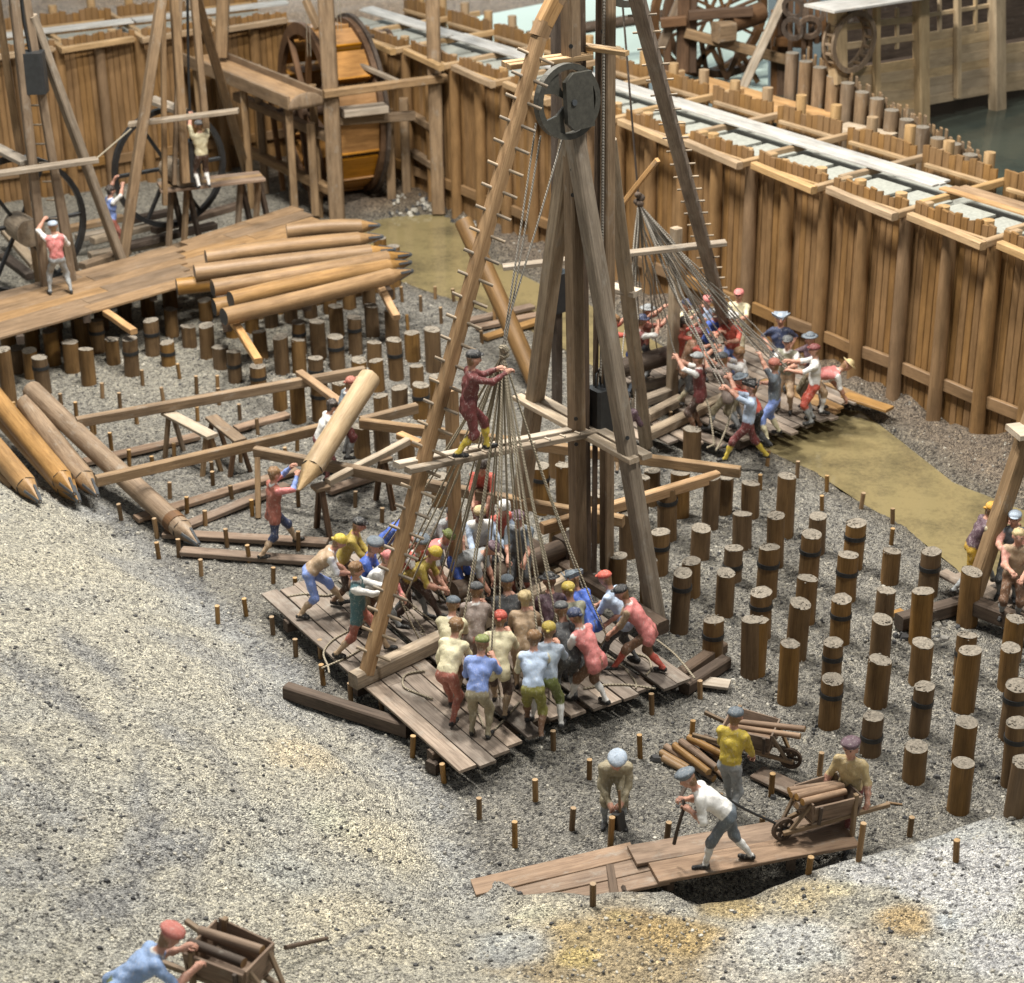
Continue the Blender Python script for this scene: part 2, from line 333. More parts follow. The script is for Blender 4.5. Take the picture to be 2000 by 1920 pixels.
# ------------------------------------------------------------------ ground sheet
def v3(p, z): return V((p[0], p[1], z))
def build_ground():
    xs = np.concatenate([np.arange(-26, -15, .5), np.arange(-15, 13, .085), np.arange(13, 26, .5)])
    ys = np.concatenate([np.arange(9, 14, .3), np.arange(14, 36, .085), np.arange(36, 58, .16), np.arange(58, 90, 1.0)])
    X, Y = np.meshgrid(xs, ys, indexing='ij'); Z = terrain(X, Y)
    nx, ny = X.shape
    idx = np.arange(nx * ny).reshape(nx, ny)
    f = np.stack([idx[:-1, :-1], idx[1:, :-1], idx[1:, 1:], idx[:-1, 1:]], -1).reshape(-1, 4)
    me = bpy.data.meshes.new('ground')
    me.vertices.add(nx * ny); me.vertices.foreach_set('co', np.stack([X, Y, Z], -1).ravel().astype(np.float32))
    me.loops.add(f.size); me.loops.foreach_set('vertex_index', f.ravel().astype(np.int32))
    me.polygons.add(len(f)); me.polygons.foreach_set('loop_start', np.arange(0, f.size, 4, dtype=np.int32))
    me.polygons.foreach_set('use_smooth', np.ones(len(f), bool)); me.update(calc_edges=True)
    # pigments of the model ground: grey pit floor, cream sand bank, blue-grey and ochre paint patches, brown mud by the wall, painted glass glare at lower right
    d, s = seg_dist(X, Y, BANK); sd = d * s
    C = np.empty((nx, ny, 3)); C[:] = (.34, .325, .29)
    def lay(mask, col): C[:] = C * (1 - mask[..., None]) + np.array(col) * mask[..., None]
    n1 = vnoise(X, Y, 1.4, 21) + .6 * vnoise(X, Y, .5, 22); n2 = vnoise(X, Y, 2.6, 23) + .5 * vnoise(X, Y, .7, 24)
    far = sstep(33, 42, Y) * sstep(-3, -6, X); lay(far * .9, (.48, .455, .385))
    bank = sstep(-.1, .5, sd); lay(bank, (.455, .435, .37))
    lay(bank * sstep(.05, .5, n1) * .5, (.37, .37, .35)); lay(bank * sstep(.0, .55, n2) * .4, (.55, .51, .40))
    rgt = sstep(-.9, .4, X)
    lay(sstep(-.35, .1, sd) * sstep(1.1, .25, sd) * (1 - rgt) * .6 * sstep(-.5, .3, n1), (.37, .385, .40))
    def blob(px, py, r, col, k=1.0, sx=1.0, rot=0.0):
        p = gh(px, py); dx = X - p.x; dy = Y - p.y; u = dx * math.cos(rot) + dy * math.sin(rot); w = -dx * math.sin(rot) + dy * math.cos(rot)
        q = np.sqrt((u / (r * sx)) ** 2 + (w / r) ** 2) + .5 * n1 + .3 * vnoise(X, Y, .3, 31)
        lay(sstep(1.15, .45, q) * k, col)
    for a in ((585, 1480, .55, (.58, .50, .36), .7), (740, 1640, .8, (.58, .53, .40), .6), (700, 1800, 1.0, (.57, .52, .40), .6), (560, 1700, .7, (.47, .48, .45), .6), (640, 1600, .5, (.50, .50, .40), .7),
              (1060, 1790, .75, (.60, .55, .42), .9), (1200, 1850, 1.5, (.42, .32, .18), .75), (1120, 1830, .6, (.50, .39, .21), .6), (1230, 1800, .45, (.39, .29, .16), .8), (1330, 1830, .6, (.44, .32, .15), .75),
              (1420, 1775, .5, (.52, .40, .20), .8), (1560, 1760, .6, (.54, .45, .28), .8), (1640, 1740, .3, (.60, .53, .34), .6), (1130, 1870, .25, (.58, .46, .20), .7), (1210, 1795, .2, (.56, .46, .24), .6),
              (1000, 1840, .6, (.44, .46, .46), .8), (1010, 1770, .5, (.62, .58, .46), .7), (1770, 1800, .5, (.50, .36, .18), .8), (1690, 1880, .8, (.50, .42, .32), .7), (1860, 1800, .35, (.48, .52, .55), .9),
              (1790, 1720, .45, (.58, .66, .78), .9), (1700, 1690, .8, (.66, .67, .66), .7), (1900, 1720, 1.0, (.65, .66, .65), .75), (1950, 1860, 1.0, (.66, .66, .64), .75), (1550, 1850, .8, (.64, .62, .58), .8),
              (1900, 1650, .8, (.62, .65, .67), .6), (1480, 1890, .7, (.60, .58, .53), .6)): blob(*a)  # whitish and pale blue patches: glare of the case glass painted into the ground
    for px, py, r, sx, ro in ((75, 1340, .28, 5.0, -.75), (180, 1290, .22, 4.5, -.8), (285, 1620, .2, 4.0, 1.3), (270, 1560, .2, 3.5, 1.6), (255, 1690, .3, 3.0, 1.1), (200, 1770, .5, 2.0, .9), (360, 1650, .3, 2.0, 1.2), (60, 1560, .5, 2.5, -.5),
                              (330, 1430, .25, 2.5, -.9), (20, 1700, .6, 1.5, .2), (430, 1290, .5, 2.5, -.6), (520, 1370, .5, 2.5, -.7), (300, 1130, .5, 2.5, -.6), (540, 1300, .35, 2, -.6)): blob(px, py, r, (.30, .305, .31), .62, sx, ro)
    def rut(pts, wd, col, k):
        P = np.array([[gh(*q).x, gh(*q).y] for q in pts]); q, _ = seg_dist(X, Y, P); lay(sstep(wd, wd * .2, q + wd * .8 * n1 + wd * .5 * vnoise(X, Y, .25, 33)) * k, col)
    for pts, wd, k in (([(640, 1850), (760, 1792), (860, 1745), (960, 1712)], .10, .75), ([(30, 1285), (110, 1345), (210, 1440)], .28, .6), ([(270, 1470), (295, 1600), (285, 1680), (245, 1770)], .2, .65), ([(120, 1235), (210, 1300), (260, 1380)], .25, .5),
                       ([(390, 1430), (440, 1500), (480, 1580)], .2, .5), ([(-40, 1600), (60, 1640), (150, 1720), (230, 1800)], .5, .5), ([(0, 1420), (70, 1470), (120, 1540)], .3, .5), ([(380, 1660), (370, 1740)], .15, .5), ([(640, 1460), (690, 1500), (740, 1540)], .12, .5), ([(180, 975), (300, 1080), (420, 1190), (520, 1290)], .25, .45)): rut(pts, wd, (.235, .235, .235), k)
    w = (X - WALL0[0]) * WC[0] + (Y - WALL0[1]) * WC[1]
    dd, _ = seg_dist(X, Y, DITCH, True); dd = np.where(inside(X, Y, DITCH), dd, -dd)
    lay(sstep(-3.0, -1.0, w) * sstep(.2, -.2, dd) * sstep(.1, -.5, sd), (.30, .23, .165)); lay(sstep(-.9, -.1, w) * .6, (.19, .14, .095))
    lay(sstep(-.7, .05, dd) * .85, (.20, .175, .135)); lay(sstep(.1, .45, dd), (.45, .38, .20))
    lay(sstep(-.2, .2, n2) * .25 * (1 - bank), (.34, .33, .31))
    C[:] = np.clip(C * (1.18 + .36 * sstep(-.3, .4, sd))[..., None], 0, .86)
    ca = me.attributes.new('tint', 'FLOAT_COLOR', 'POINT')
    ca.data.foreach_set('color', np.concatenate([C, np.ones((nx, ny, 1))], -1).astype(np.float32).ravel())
    m, t, b = nodes('gravel_ground')
    tc = t.nodes.new('ShaderNodeTexCoord').outputs['Object']; tint = attr(t, 'tint').outputs['Color']
    vo = t.nodes.new('ShaderNodeTexVoronoi'); vo.inputs['Scale'].default_value = 40; t.links.new(tc, vo.inputs['Vector'])
    sep = t.nodes.new('ShaderNodeSeparateColor'); t.links.new(vo.outputs['Color'], sep.inputs[0])
    vo2 = t.nodes.new('ShaderNodeTexVoronoi'); vo2.inputs['Scale'].default_value = 19; t.links.new(tc, vo2.inputs['Vector'])
    sep2 = t.nodes.new('ShaderNodeSeparateColor'); t.links.new(vo2.outputs['Color'], sep2.inputs[0])
    nz = noise(t, tc, 7, 6, .72)
    k = ramp(t, sep.outputs[0], [(.0, (.26, .26, .27)), (.16, (.54, .54, .54)), (.45, (.93, .93, .93)), (.85, (1.1, 1.1, 1.08)), (1.0, (1.4, 1.38, 1.3))])
    k2 = ramp(t, sep2.outputs[1], [(.0, (.42, .42, .44)), (.2, (.88, .88, .88)), (.85, (1.05, 1.05, 1.05)), (1, (1.3, 1.27, 1.2))])
    k3 = ramp(t, nz.outputs[0], [(.32, (.56, .56, .57)), (.5, (1, 1, 1)), (.72, (1.2, 1.19, 1.15))])
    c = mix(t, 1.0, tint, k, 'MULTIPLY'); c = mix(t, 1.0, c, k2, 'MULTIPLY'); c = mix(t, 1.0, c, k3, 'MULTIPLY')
    t.links.new(c, b.inputs['Base Color']); b.inputs['Roughness'].default_value = .95; b.inputs['Specular IOR Level'].default_value = .15
    hgt = math_(t, 'ADD', math_(t, 'MULTIPLY', vo.outputs['Distance'], -1.0), math_(t, 'ADD', math_(t, 'MULTIPLY', sep.outputs[1], .5), math_(t, 'MULTIPLY', nz.outputs[0], .7)))
    bump(t, b, hgt, 1.0, .07)
    me.materials.append(m); o = link('ground', me); tag(o, kind='structure')
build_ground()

PILES = [  # top x, top y, foot y, iron band
 (1468,944,1008,0),(1538,928,1044,0),(1519,1006,1104,0),(1599,1007,1077,0),(1670,1022,1108,1),(1583,1044,1140,1),(1501,1069,1165,1),(1657,1082,1172,1),(1742,1075,1138,0),(1819,1077,1162,1),
 (1576,1129,1212,0),(1489,1156,1243,1),(1559,1177,1283,0),(1646,1170,1254,1),(1729,1154,1258,0),(1806,1155,1256,0),(1899,1116,1220,0),(1724,1208,1292,0),(1480,1212,1316,0),(1802,1257,1334,0),
 (1889,1241,1318,1),(1544,1257,1368,0),(1628,1254,1335,1),(1716,1288,1375,0),(1892,1269,1385,0),(1625,1326,1417,1),(1802,1340,1433,1),(1705,1400,1471,1),(1790,1459,1523,0),(1887,1410,1483,0),
 (1880,1490,1586,0),(1982,1209,1290,0),(1976,1265,1345,0),(1984,1337,1441,1),(1991,1410,1530,1),(1988,1540,1640,0),(1354,838,905,0),(1248,931,1022,0),(1273,918,985,1),(1306,955,1052,1),
 (1330,922,1008,0),(1390,932,1030,0),(1416,932,1000,0),(1287,1040,1120,1),(1368,1032,1088,0),(1452,1003,1066,0),(1432,1070,1134,1),(1352,1096,1162,0),(1329,1117,1233,1),(1417,1119,1200,0),
 (1394,1209,1285,1),(1472,1211,1318,0),(1269,1092,1190,0),(1206,1085,1150,0),(1166,962,1055,1),(1088,1028,1066,0),(1057,911,1000,1),(1105,907,995,0),(1087,849,930,0),(1230,1000,1085,0),
 (5,683,786,0),(77,697,768,1),(166,682,750,0),(250,662,733,1),(292,626,693,1),(325,669,713,1),(217,663,709,0),(331,603,655,0),(368,641,677,0),(400,636,698,0),(429,678,720,0),(455,686,745,1),
 (135,668,726,0),(185,625,689,1),(157,618,681,0),(97,645,711,0),(30,680,726,0),(55,684,738,0),(507,647,697,0),(547,657,728,0),(582,629,690,1),(581,664,728,0),(619,627,700,0),(656,598,655,0),
 (656,658,718,1),(615,698,755,1),(502,718,756,1),(544,742,798,0),(578,742,826,0),(622,745,820,1),(662,750,790,0),(691,620,690,1),(726,596,655,0),(729,669,715,0),(700,706,745,0),(736,704,762,0),
 (772,664,741,1),(765,605,675,0),(805,650,702,0),(845,643,724,0),(814,715,757,0),(820,752,815,1),(779,758,800,0),(744,773,828,0),(705,832,892,0),(746,845,880,0),(853,736,790,0),(794,870,905,0),(945,1000,1042,0),(860,930,985,0),(400,590,625,0),(330,560,600,0)]
PILES_AT = [(lambda p: (p.x, p.y))(g(e[0] + (1100 - e[0]) * (e[2] - e[1]) / 7600.0, e[2], 0)) for e in PILES]
# loose grit lying on the ground, real little stones
def build_grit():
    mb_v = []; mb_f = []; pvs = []
    def stone(x, y, r, z=None):
        z = th(x, y) if z is None else z; o = len(mb_v); a = rnd(0, 6.28); k = rnd(.6, 1.3)
        ring = [(math.cos(a + i * 1.257) * r * rnd(.7, 1.2) * k, math.sin(a + i * 1.257) * r * rnd(.7, 1.2)) for i in range(5)]
        for u, w in ring: mb_v.append((x + u, y + w, z - r * .2))
        for u, w in ring: mb_v.append((x + u * .7, y + w * .7, z + r * rnd(.4, .8)))
        for i in range(5): j = (i + 1) % 5; mb_f.append((o + i, o + j, o + 5 + j, o + 5 + i))
        mb_f.append(tuple(o + 5 + i for i in range(5))); q = rnd(0, 1); pvs.extend([q] * 10)
    N = 15000; qx = rng.uniform(0, 2000, N); qy = rng.uniform(450, 1920, N); z = np.zeros(N)
    dr = np.array([ray(a, b) for a, b in zip(qx, qy)])
    for _ in range(9): t = (z - HCAM) / dr[:, 2]; X = dr[:, 0] * t; Y = dr[:, 1] * t; z = .5 * z + .5 * terrain(X, Y, False)
    ok = ~inside(X, Y, DITCH); ZZ = terrain(X, Y)
    for x, y, zz_, o in zip(X, Y, ZZ, ok):
        if o: stone(x, y, .013 + .03 * rnd(0, 1) ** 4, zz_)
    for px, py in ((1236, 1487), (1280, 1483), (1510, 1560), (1720, 1560), (1745, 1370), (1830, 1520), (1930, 1590), (1345, 1645), (860, 410), (905, 430), (1600, 1157), (1855, 1090)): p = gh(px, py); stone(p.x, p.y, rnd(.06, .09))
    for e in PILES_AT:
        for _ in range(16): a = rnd(0, 6.28); q = rnd(.15, .34); stone(e[0] + math.cos(a) * q, e[1] + math.sin(a) * q, rnd(.015, .04))
    for px, py, n_ in ((820, 405, 60), (870, 420, 40), (1860, 1000, 40), (1700, 880, 60), (1560, 790, 50), (1790, 1230, 60), (1870, 1210, 60), (60, 690, 30), (840, 340, 15)):
        for _ in range(n_):
            p = gh(px + rnd(-60, 60), py + rnd(-25, 25)); stone(p.x, p.y, rnd(.03, .1))
    me = bpy.data.meshes.new('grit'); me.from_pydata(mb_v, [], mb_f)
    me.attributes.new('pv', 'FLOAT', 'POINT').data.foreach_set('value', np.array(pvs, np.float32))
    m, t, b = nodes('grit_stone'); pv = attr(t, 'pv').outputs['Fac']
    c = ramp(t, pv, [(0, (.04, .04, .042)), (.3, (.07, .07, .07)), (.42, (.22, .21, .19)), (.75, (.36, .34, .29)), (.98, (.44, .42, .36)), (1, (.6, .58, .52))])
    t.links.new(c, b.inputs['Base Color']); b.inputs['Roughness'].default_value = .9
    me.materials.append(m); tag(link('gravel', me), kind='stuff')
build_grit()

# ditch water and the river outside the sheet wall
def water(name, pts, z, c1, c2, rough, tr=0.0):
    me = bpy.data.meshes.new(name); me.from_pydata([(p[0], p[1], z) for p in pts], [], [tuple(range(len(pts)))])
    m, t, b = nodes(name); tc = t.nodes.new('ShaderNodeTexCoord').outputs['Object']
    n = noise(t, tc, .55, 6, .68); n2 = noise(t, tc, 11, 6, .8)
    f = math_(t, 'ADD', math_(t, 'MULTIPLY', n.outputs[0], .65), math_(t, 'MULTIPLY', n2.outputs[0], .35))
    t.links.new(ramp(t, f, [(.36, c2), (.54, c1)]), b.inputs['Base Color']); b.inputs['Roughness'].default_value = rough
    n3 = noise(t, tc, 3.5, 3); bump(t, b, n3.outputs[0], .2, .03)
    me.materials.append(m); tag(link(name, me), kind='structure')
dc = DITCH.mean(0)
water('ditch_water', [tuple(dc + (p - dc) * 1.0) for p in DITCH], -.06, (.22, .18, .09), (.095, .08, .047), .04)
RW = [WALL0 + WD * s_ + WC * c_ for s_, c_ in ((14, 4.4), (-19, 4.4), (-19, 40), (14, 40))]
water('river_water', [tuple(p) for p in RW], 2.9, (.055, .068, .055), (.03, .042, .038), .12)

# hall behind the model: mint back panel, grey wall with pale mullions
def slab(name, a, b, z0, z1, mat, th_=.2):
    a = V((a[0], a[1], 0)); b = V((b[0], b[1], 0)); mb = MB(); mb.beam(v3(a, (z0 + z1) / 2), v3(b, (z0 + z1) / 2), th_, z1 - z0, ch=.005); return struct(name, mb, mat)
tb = MB(); tp_ = [g(px, py, 2.95) for px, py in ((700, 55), (905, 37), (1075, 4), (1500, -75), (1500, 185), (1300, 140), (1000, 112), (800, 75))]
tb.add([tuple(q) for q in tp_] + [(q.x, q.y, q.z - .2) for q in tp_], [tuple(range(8))] + [(i, (i + 1) % 8, (i + 1) % 8 + 8, i + 8) for i in range(8)]); struct('pale_river_bed', tb, 'mint')
p1 = at_y(905, 37, 76); p2 = at_y(1075, 3, 84)
dx = (p2 - p1); dx.z = 0; dx.normalize()
zt = p1.z
slab('back_panel_wall', (-45, 96), (45, 96), -8, 30, 'greywall', .3)
for px in (188, 73):
    q = at_y(px, 10, 90); mb = MB(); mb.beam((q.x - 1.0, 90, q.z + 8), (q.x + .5, 90, q.z - 4), .55, .3); solo('mullion_post', mb, 'bluewall', 'pale window mullion far behind the %s end of the sheet wall' % ('left' if px < 100 else 'middle of the left'), 'mullion', 'hall window mullions')

# ------------------------------------------------------------------ the double sheet-pile walls
def plank_set(name, mat, w, h, tq, n):
    out = []
    for k in range(n):
        mb = MB(); hh = h + rnd(-.06, .07); s1 = rnd(-.035, .035)
        mb.beam((0, 0, -.25), (0, 0, hh), w, tq, up=(0, 1, 0), ch=.012, pv=rnd(.3, .8))
        me = mb.mesh(name, mat)
        zmax = max(v.co.z for v in me.vertices)
        for v in me.vertices:
            if v.co.z > zmax - .05: v.co.z += s1 * v.co.x / w * 1.4
        out.append(me)
    return out
PL_IN = plank_set('plank', 'sheet', .163, 4.31, .07, 12)
PL_OUT = plank_set('plank', 'sheet', .185, 4.36, .07, 12)
def put(mesh, name, parent, p, ang, z=0.0):
    o = bpy.data.objects.new(name, mesh); COL.objects.link(o); o.parent = parent
    o.location = V((p[0], p[1], z)) - OFF[parent.name]; o.rotation_euler = (0, 0, ang); return o
def one(mb, name, mat): return mb.mesh(name, mat)
post_me = [one(MB().cyl((0, 0, -.3), (0, 0, 4.06), .155, .145, 14, jit=.02), 'post', 'post') for _ in range(4)]
stub_me = [one(MB().cyl((0, 0, 3.0), (0, 0, rnd(4.55, 4.66)), .13, .125, 14, jit=.03), 'back_post', 'cap') for _ in range(4)]
def sheet_wall(name, label, A, d, c, i0, i1, pitch, skip=lambda i: False):
    A = np.array(A); d = np.array(d); c = np.array(c); ang = math.atan2(d[1], d[0])
    root = thing(name, label, 'sheet wall', (*(A + d * pitch * i0), 0)); root['kind'] = 'thing'
    P = lambda s_, o_, z_: v3(A + d * s_ + c * o_, z_)
    for i in range(i0, i1):
        s0 = i * pitch
        part('cap_beam', MB().beam(P(s0 + .24, .17 + rnd(-.02, .02), 4.13), P(s0 + pitch + .10, -.12 + rnd(-.02, .02), 4.13), .17, .16, wob=.004), 'cap', root)
        part('tie_beam', MB().beam(P(s0 + pitch + .03, -.03, 4.135), P(s0 + pitch, 1.02, 4.135), .15, .15), 'cap', root)
        part('tie_beam', MB().beam(P(s0 + pitch - .22, .95, 4.1), P(s0 + pitch - .22, 4.35 + rnd(-.15, .2), 4.1), .14, .15), 'cap', root)
        part('inner_rail', MB().beam(P(s0 + .12, .30, 4.07), P(s0 + pitch - .12, .30, 4.07), .07, .1), 'cap', root)
        part('inner_rail', MB().beam(P(s0 + .1, 3.22, 4.06), P(s0 + pitch - .35, 3.22, 4.06), .1, .08), 'cap', root)
        n = 12
        for k in range(n):
            s_ = s0 + .17 + k * (pitch - .28) / (n - .5)
            put(random.choice(PL_IN), 'plank', root, A + d * s_ + c * (.47 + rnd(-.005, .005)), ang)
        n = 11
        for k in range(n):
            s_ = s0 - .08 + k * (pitch - .28) / (n - .5)
            put(random.choice(PL_OUT), 'plank', root, A + d * s_ + c * (3.42 + rnd(-.012, .012)), ang)
        for f in (0.0, .5):
            put(random.choice(post_me), 'post', root, A + d * (s0 + pitch * (f + .02)) + c * .30, ang + rnd(0, 6))
            put(random.choice(stub_me), 'back_post', root, A + d * (s0 + pitch * (f + .30)) + c * .62, rnd(0, 6), -.30)
            put(random.choice(stub_me), 'back_post', root, A + d * (s0 + pitch * (f + .14)) + c * 3.66, rnd(0, 6))
            part('low_wale', MB().beam(P(s0 + pitch * (f + .02) + .17, .36, .82), P(s0 + pitch * (f + .52) - .17, .36, .82 + rnd(-.03, .03)), .1, .26), 'post', root)
        for f in (0, 1):
            part('fill_panel', MB().beam(P(s0 + .14 + f * pitch / 2, 1.16, 4.04), P(s0 + f * pitch / 2 + pitch / 2 - .04, 1.16, 4.04), 1.12, .05), 'fill', root)
    core = MB(); core.beam(P(i0 * pitch, 1.95, 1.8), P(i1 * pitch, 1.95, 1.8), 2.85, 4.1); part('clay_core', core, 'fill', root)
    return root, P
wr, PR = sheet_wall('sheet_pile_wall', 'long double timber sheet wall running beside the ditch towards the river', WALL0, WD, WC, -8, 6, 2.2637)
s_ = -18.2
for k, L in enumerate((4.6, 5.2, 3.9, 4.5, 4.1)):
    for j in range(3): part('walkway_plank', MB().beam(PR(s_ + rnd(-.15, .15), 1.80 + j * .2 + (.02 if k % 2 else 0), 4.235 + .012 * (k % 2)), PR(s_ + L + rnd(-.1, .1), 1.80 + j * .2, 4.235), .19, .045, wob=.004), 'white' if k < 5 else 'pine', wr)
    s_ += L - .05
for j in range(3): part('walkway_plank', MB().beam(PR(4.1 + j * .1, 1.80 + j * .2, 4.23), PR(13.5, 1.80 + j * .2, 4.23), .19, .045), 'pine', wr, 'bare brown walkway plank')
KW = np.array([-6.0, 55.2]); LD = np.array([-.883, -.469]); LC = np.array([-.469, .883])
wl, PLW = sheet_wall('sheet_pile_wall', 'shorter sheet wall closing the far end behind the treadwheel rigs', KW, LD, LC, 0, 6, 2.2637)
for k in range(3):
    for j in range(3): part('walkway_plank', MB().beam(PLW(-.5 + k * 4.7 + rnd(-.1, .1), 1.8 + j * .2, 4.23), PLW(4.15 + k * 4.7, 1.8 + j * .2, 4.23), .19, .045), 'white', wl)

# ------------------------------------------------------------------ round piles
LANDMARKS = {'the loaded wheelbarrow': (1580, 1600), 'the plank gangway': (1650, 1680), 'the far water edge': (1640, 960), 'the crowded front platform': (1360, 1290), 'the low tip of the right frame edge': (1985, 1350),
             'the dark timber offcuts': (1400, 1290), 'the corner of the second platform': (1450, 890), 'the right timber frame corner': (1420, 930), 'the right edge platform': (1830, 1190), 'the front mast': (1140, 1000),
             'the raised plank deck': (100, 700), 'the stacked pointed logs': (560, 640), 'the leaning brace under the logs': (760, 660), 'the slanting lone log': (200, 850), 'the lifted log': (690, 800),
             'the ladder leg of the front rig': (850, 770), 'the wheelbarrow in yellow shirt man hands': (1470, 1460), 'the trestle bench': (380, 830), 'the worker with red coat': (550, 1060), 'the walking man in blue breeches': (1350, 1660), 'the stooping man in brown': (1200, 1620), 'the slope below the dark beam': (640, 1380)}
LM = {k: (lambda p: (p.x, p.y))(g(*v)) for k, v in LANDMARKS.items()}
def spread_labels(items, LM=LM):          # items: (object, phrase, x, y): every label names its landmark and its order from there
    by = {}
    for o, ph, x, y in items:
        d, k = min((math.hypot(x - q[0], y - q[1]), k) for k, q in LM.items()); by.setdefault((ph, k), []).append((d, o))
    for (ph, k), L in by.items():
        for i, (d, o) in enumerate(sorted(L, key=lambda q: q[0])): o['label'] = '%s, %snearest to %s' % (ph, ORD[min(i, len(ORD) - 1)], k)
def pile(tx, ty, by, band):
    b = g(tx + (1100 - tx) * (by - ty) / 7600.0 * 1.0, by, 0); b.z = th(b.x, b.y); h = max(.5, zpix(tx, ty, b)) ; r = rnd(.150, .178)
    root = thing('foundation_pile', None, 'pile', b, 'round piles standing in the pit')
    lean = V((rnd(-.035, .035), rnd(-.03, .03), 0)) * h; mb = MB(); tx_, ty_ = rnd(-.16, .16), rnd(-.16, .16)
    mb.cyl(b - V((0, 0, .2)), b + lean + V((0, 0, h)), r * 1.03, r, 18, jit=.018, rings=4, mi=0, capmi=1)
    mb.v = [(x, y, z + ((x - b.x - lean.x) * tx_ + (y - b.y - lean.y) * ty_ + (rnd(-.012, .012) if z > b.z + h - .001 else 0)) * max(0, min(1, (z - b.z) / h)) ** 4) for x, y, z in mb.v]
    part('shaft', mb, ['pile', 'pile_top'], root)
    dirt = MB()
    for _ in range(18):
        a = rnd(0, 6.28); q = b + lean + V((math.cos(a), math.sin(a), 0)) * rnd(0, r * 1.02) + V((0, 0, h)); dirt.ell(q, rnd(.012, .03), rnd(.012, .03), rnd(.004, .012), None, 5, 3)
    part('splintered_rim', dirt, 'pile_top', root, kind='stuff')
    if band:
        zb = h - rnd(.22, .34); tilt = V((rnd(-.06, .06), rnd(-.06, .06), 1)); mb = MB(); mb.band(b + lean * (zb / h) + V((0, 0, zb)), tilt, r * 1.0, r * 1.10, .075, 22); part('iron_band', mb, 'iron', root)
    return root, b, h
items = []
for e in PILES:
    o, b, h = pile(*e); items.append((o, ('iron banded ' if e[3] else ('tall plain ' if h > 1.15 else ('short plain ' if h < .85 else 'plain '))) + 'round pile', b.x, b.y))
spread_labels(items)

# ------------------------------------------------------------------ marker stakes (foot pixel)
STK = [(30,815),(120,797),(149,815),(200,780),(235,800),(279,755),(320,784),(352,742),(384,769),(425,765),(428,792),(185,850),(269,830),(218,881),(252,910),(386,825),(469,821),(415,935),
 (504,849),(580,880),(786,590),(850,585),(822,609),(862,631),(797,644),(887,590),(942,672),(967,630),(183,860),(267,830),(331,975),(365,1005),(238,1018),(308,1050),(311,1090),(349,1088),(401,1030),(444,1070),(488,1100),
 (393,1125),(533,1142),(454,978),(493,1008),(416,950),(482,1204),(425,1216),(534,1238),(583,988),(745,1022),(693,992),(582,1075),(627,1290),(578,1285),(632,1338),(686,1378),(747,1400),(578,1160),
 (1006,1655),(1081,1467),(1116,1622),(1046,1564),(1151,1522),(1251,1478),(1191,1670),(1222,1581),(1301,1645),(1350,1448),(1407,1598),(1158,1768),(868,1528),(805,1478),(936,1598),
 (1600,1515),(1506,1555),(1578,1710),(1676,1684),(1776,1635),(1868,1686),(1488,1635),(1615,962),(1606,1001),(1681,994),(1744,1024),(1740,1065),(1498,910),(1556,934),(1485,958),(1368,1365),(1274,1398),(1310,838),(340,900),(300,925),(470,905),(560,905)]
items = []
for i, (px, py) in enumerate(STK):
    p = gh(px, py); h = rnd(.30, .40)
    if px in (1191, 1676): h = .62
    mb = MB(); ln = V((rnd(-.03, .03), rnd(-.03, .03), 0)); mb.cyl(p - V((0, 0, .12)), p + ln + V((0, 0, h)), .042, .042, 9, jit=.05, mi=0, capmi=1)
    o = solo('marker_stake', mb, ['pile' if i % 3 else 'log', 'cap'], None, 'stake', 'thin marker stakes in the ground', p); items.append((o, ('tall ' if h > .5 else '') + 'thin round wooden stake', p.x, p.y))
spread_labels(items)
# ------------------------------------------------------------------ helpers for timber things
def timber(name, a, b, w, h, mat, label, cat='beam', group=None, up=(0, 0, 1), wob=.006):
    return solo(name, MB().beam(a, b, w, h, up=up, wob=wob), mat, label, cat, group, a)
# long rails of the cutting frame, laid on trestles and piles
zr = 1.0
RAILS = [((150, 825), (712, 725), 'long rail nearest the leaning rail posts, upper of the two parallel rails'), ((188, 940), (665, 828), 'long rail lying under the lifted log, lower of the two parallel rails'),
         ((498, 882), (1000, 978), 'rail running from the red coated worker towards the front mast'), ((704, 826), (1446, 922), 'rail passing behind the ladder leg to the right frame corner'),
         ((1058, 1032), (1402, 930), 'pale rail slanting up to the right frame corner'), ((704, 824), (814, 797), 'short grey rail from the rail junction to a banded pile')]
for a, b, lab in RAILS: timber('timber_rail', g(*a, zr), g(*b, zr), .15, .2, 'frame' if 'pale' not in lab else 'pine', lab, 'rail', 'rails of the timber frame')
timber('timber_rail', g(990, 978, zr), g(1218, 1018, zr), .15, .2, 'frame', 'rail end behind the front mast beside the pulling crowd', 'rail', 'rails of the timber frame')
for a, za, b, zb, lab in (((585, 728), 1.12, (682, 800), 1.05, 'cross piece over the upper rail by the lifted log'), ((452, 622), 1.35, (505, 705), 1.2, 'slanting brace from the log stack down to a banded pile'),
                          ((742, 560), 1.3, (775, 620), 1.0, 'slanting brace at the pointed end of the log stack'), ((207, 610), 1.2, (262, 648), 1.1, 'slanting brace under the edge of the raised plank deck'), ((780, 850), 1.0, (822, 868), 1.0, 'short stub of board beside the spattered sloping pole')):
    timber('timber_brace', g(*a, za), g(*b, zb), .17, .13, 'pine', lab, 'brace', 'braces and cross pieces')
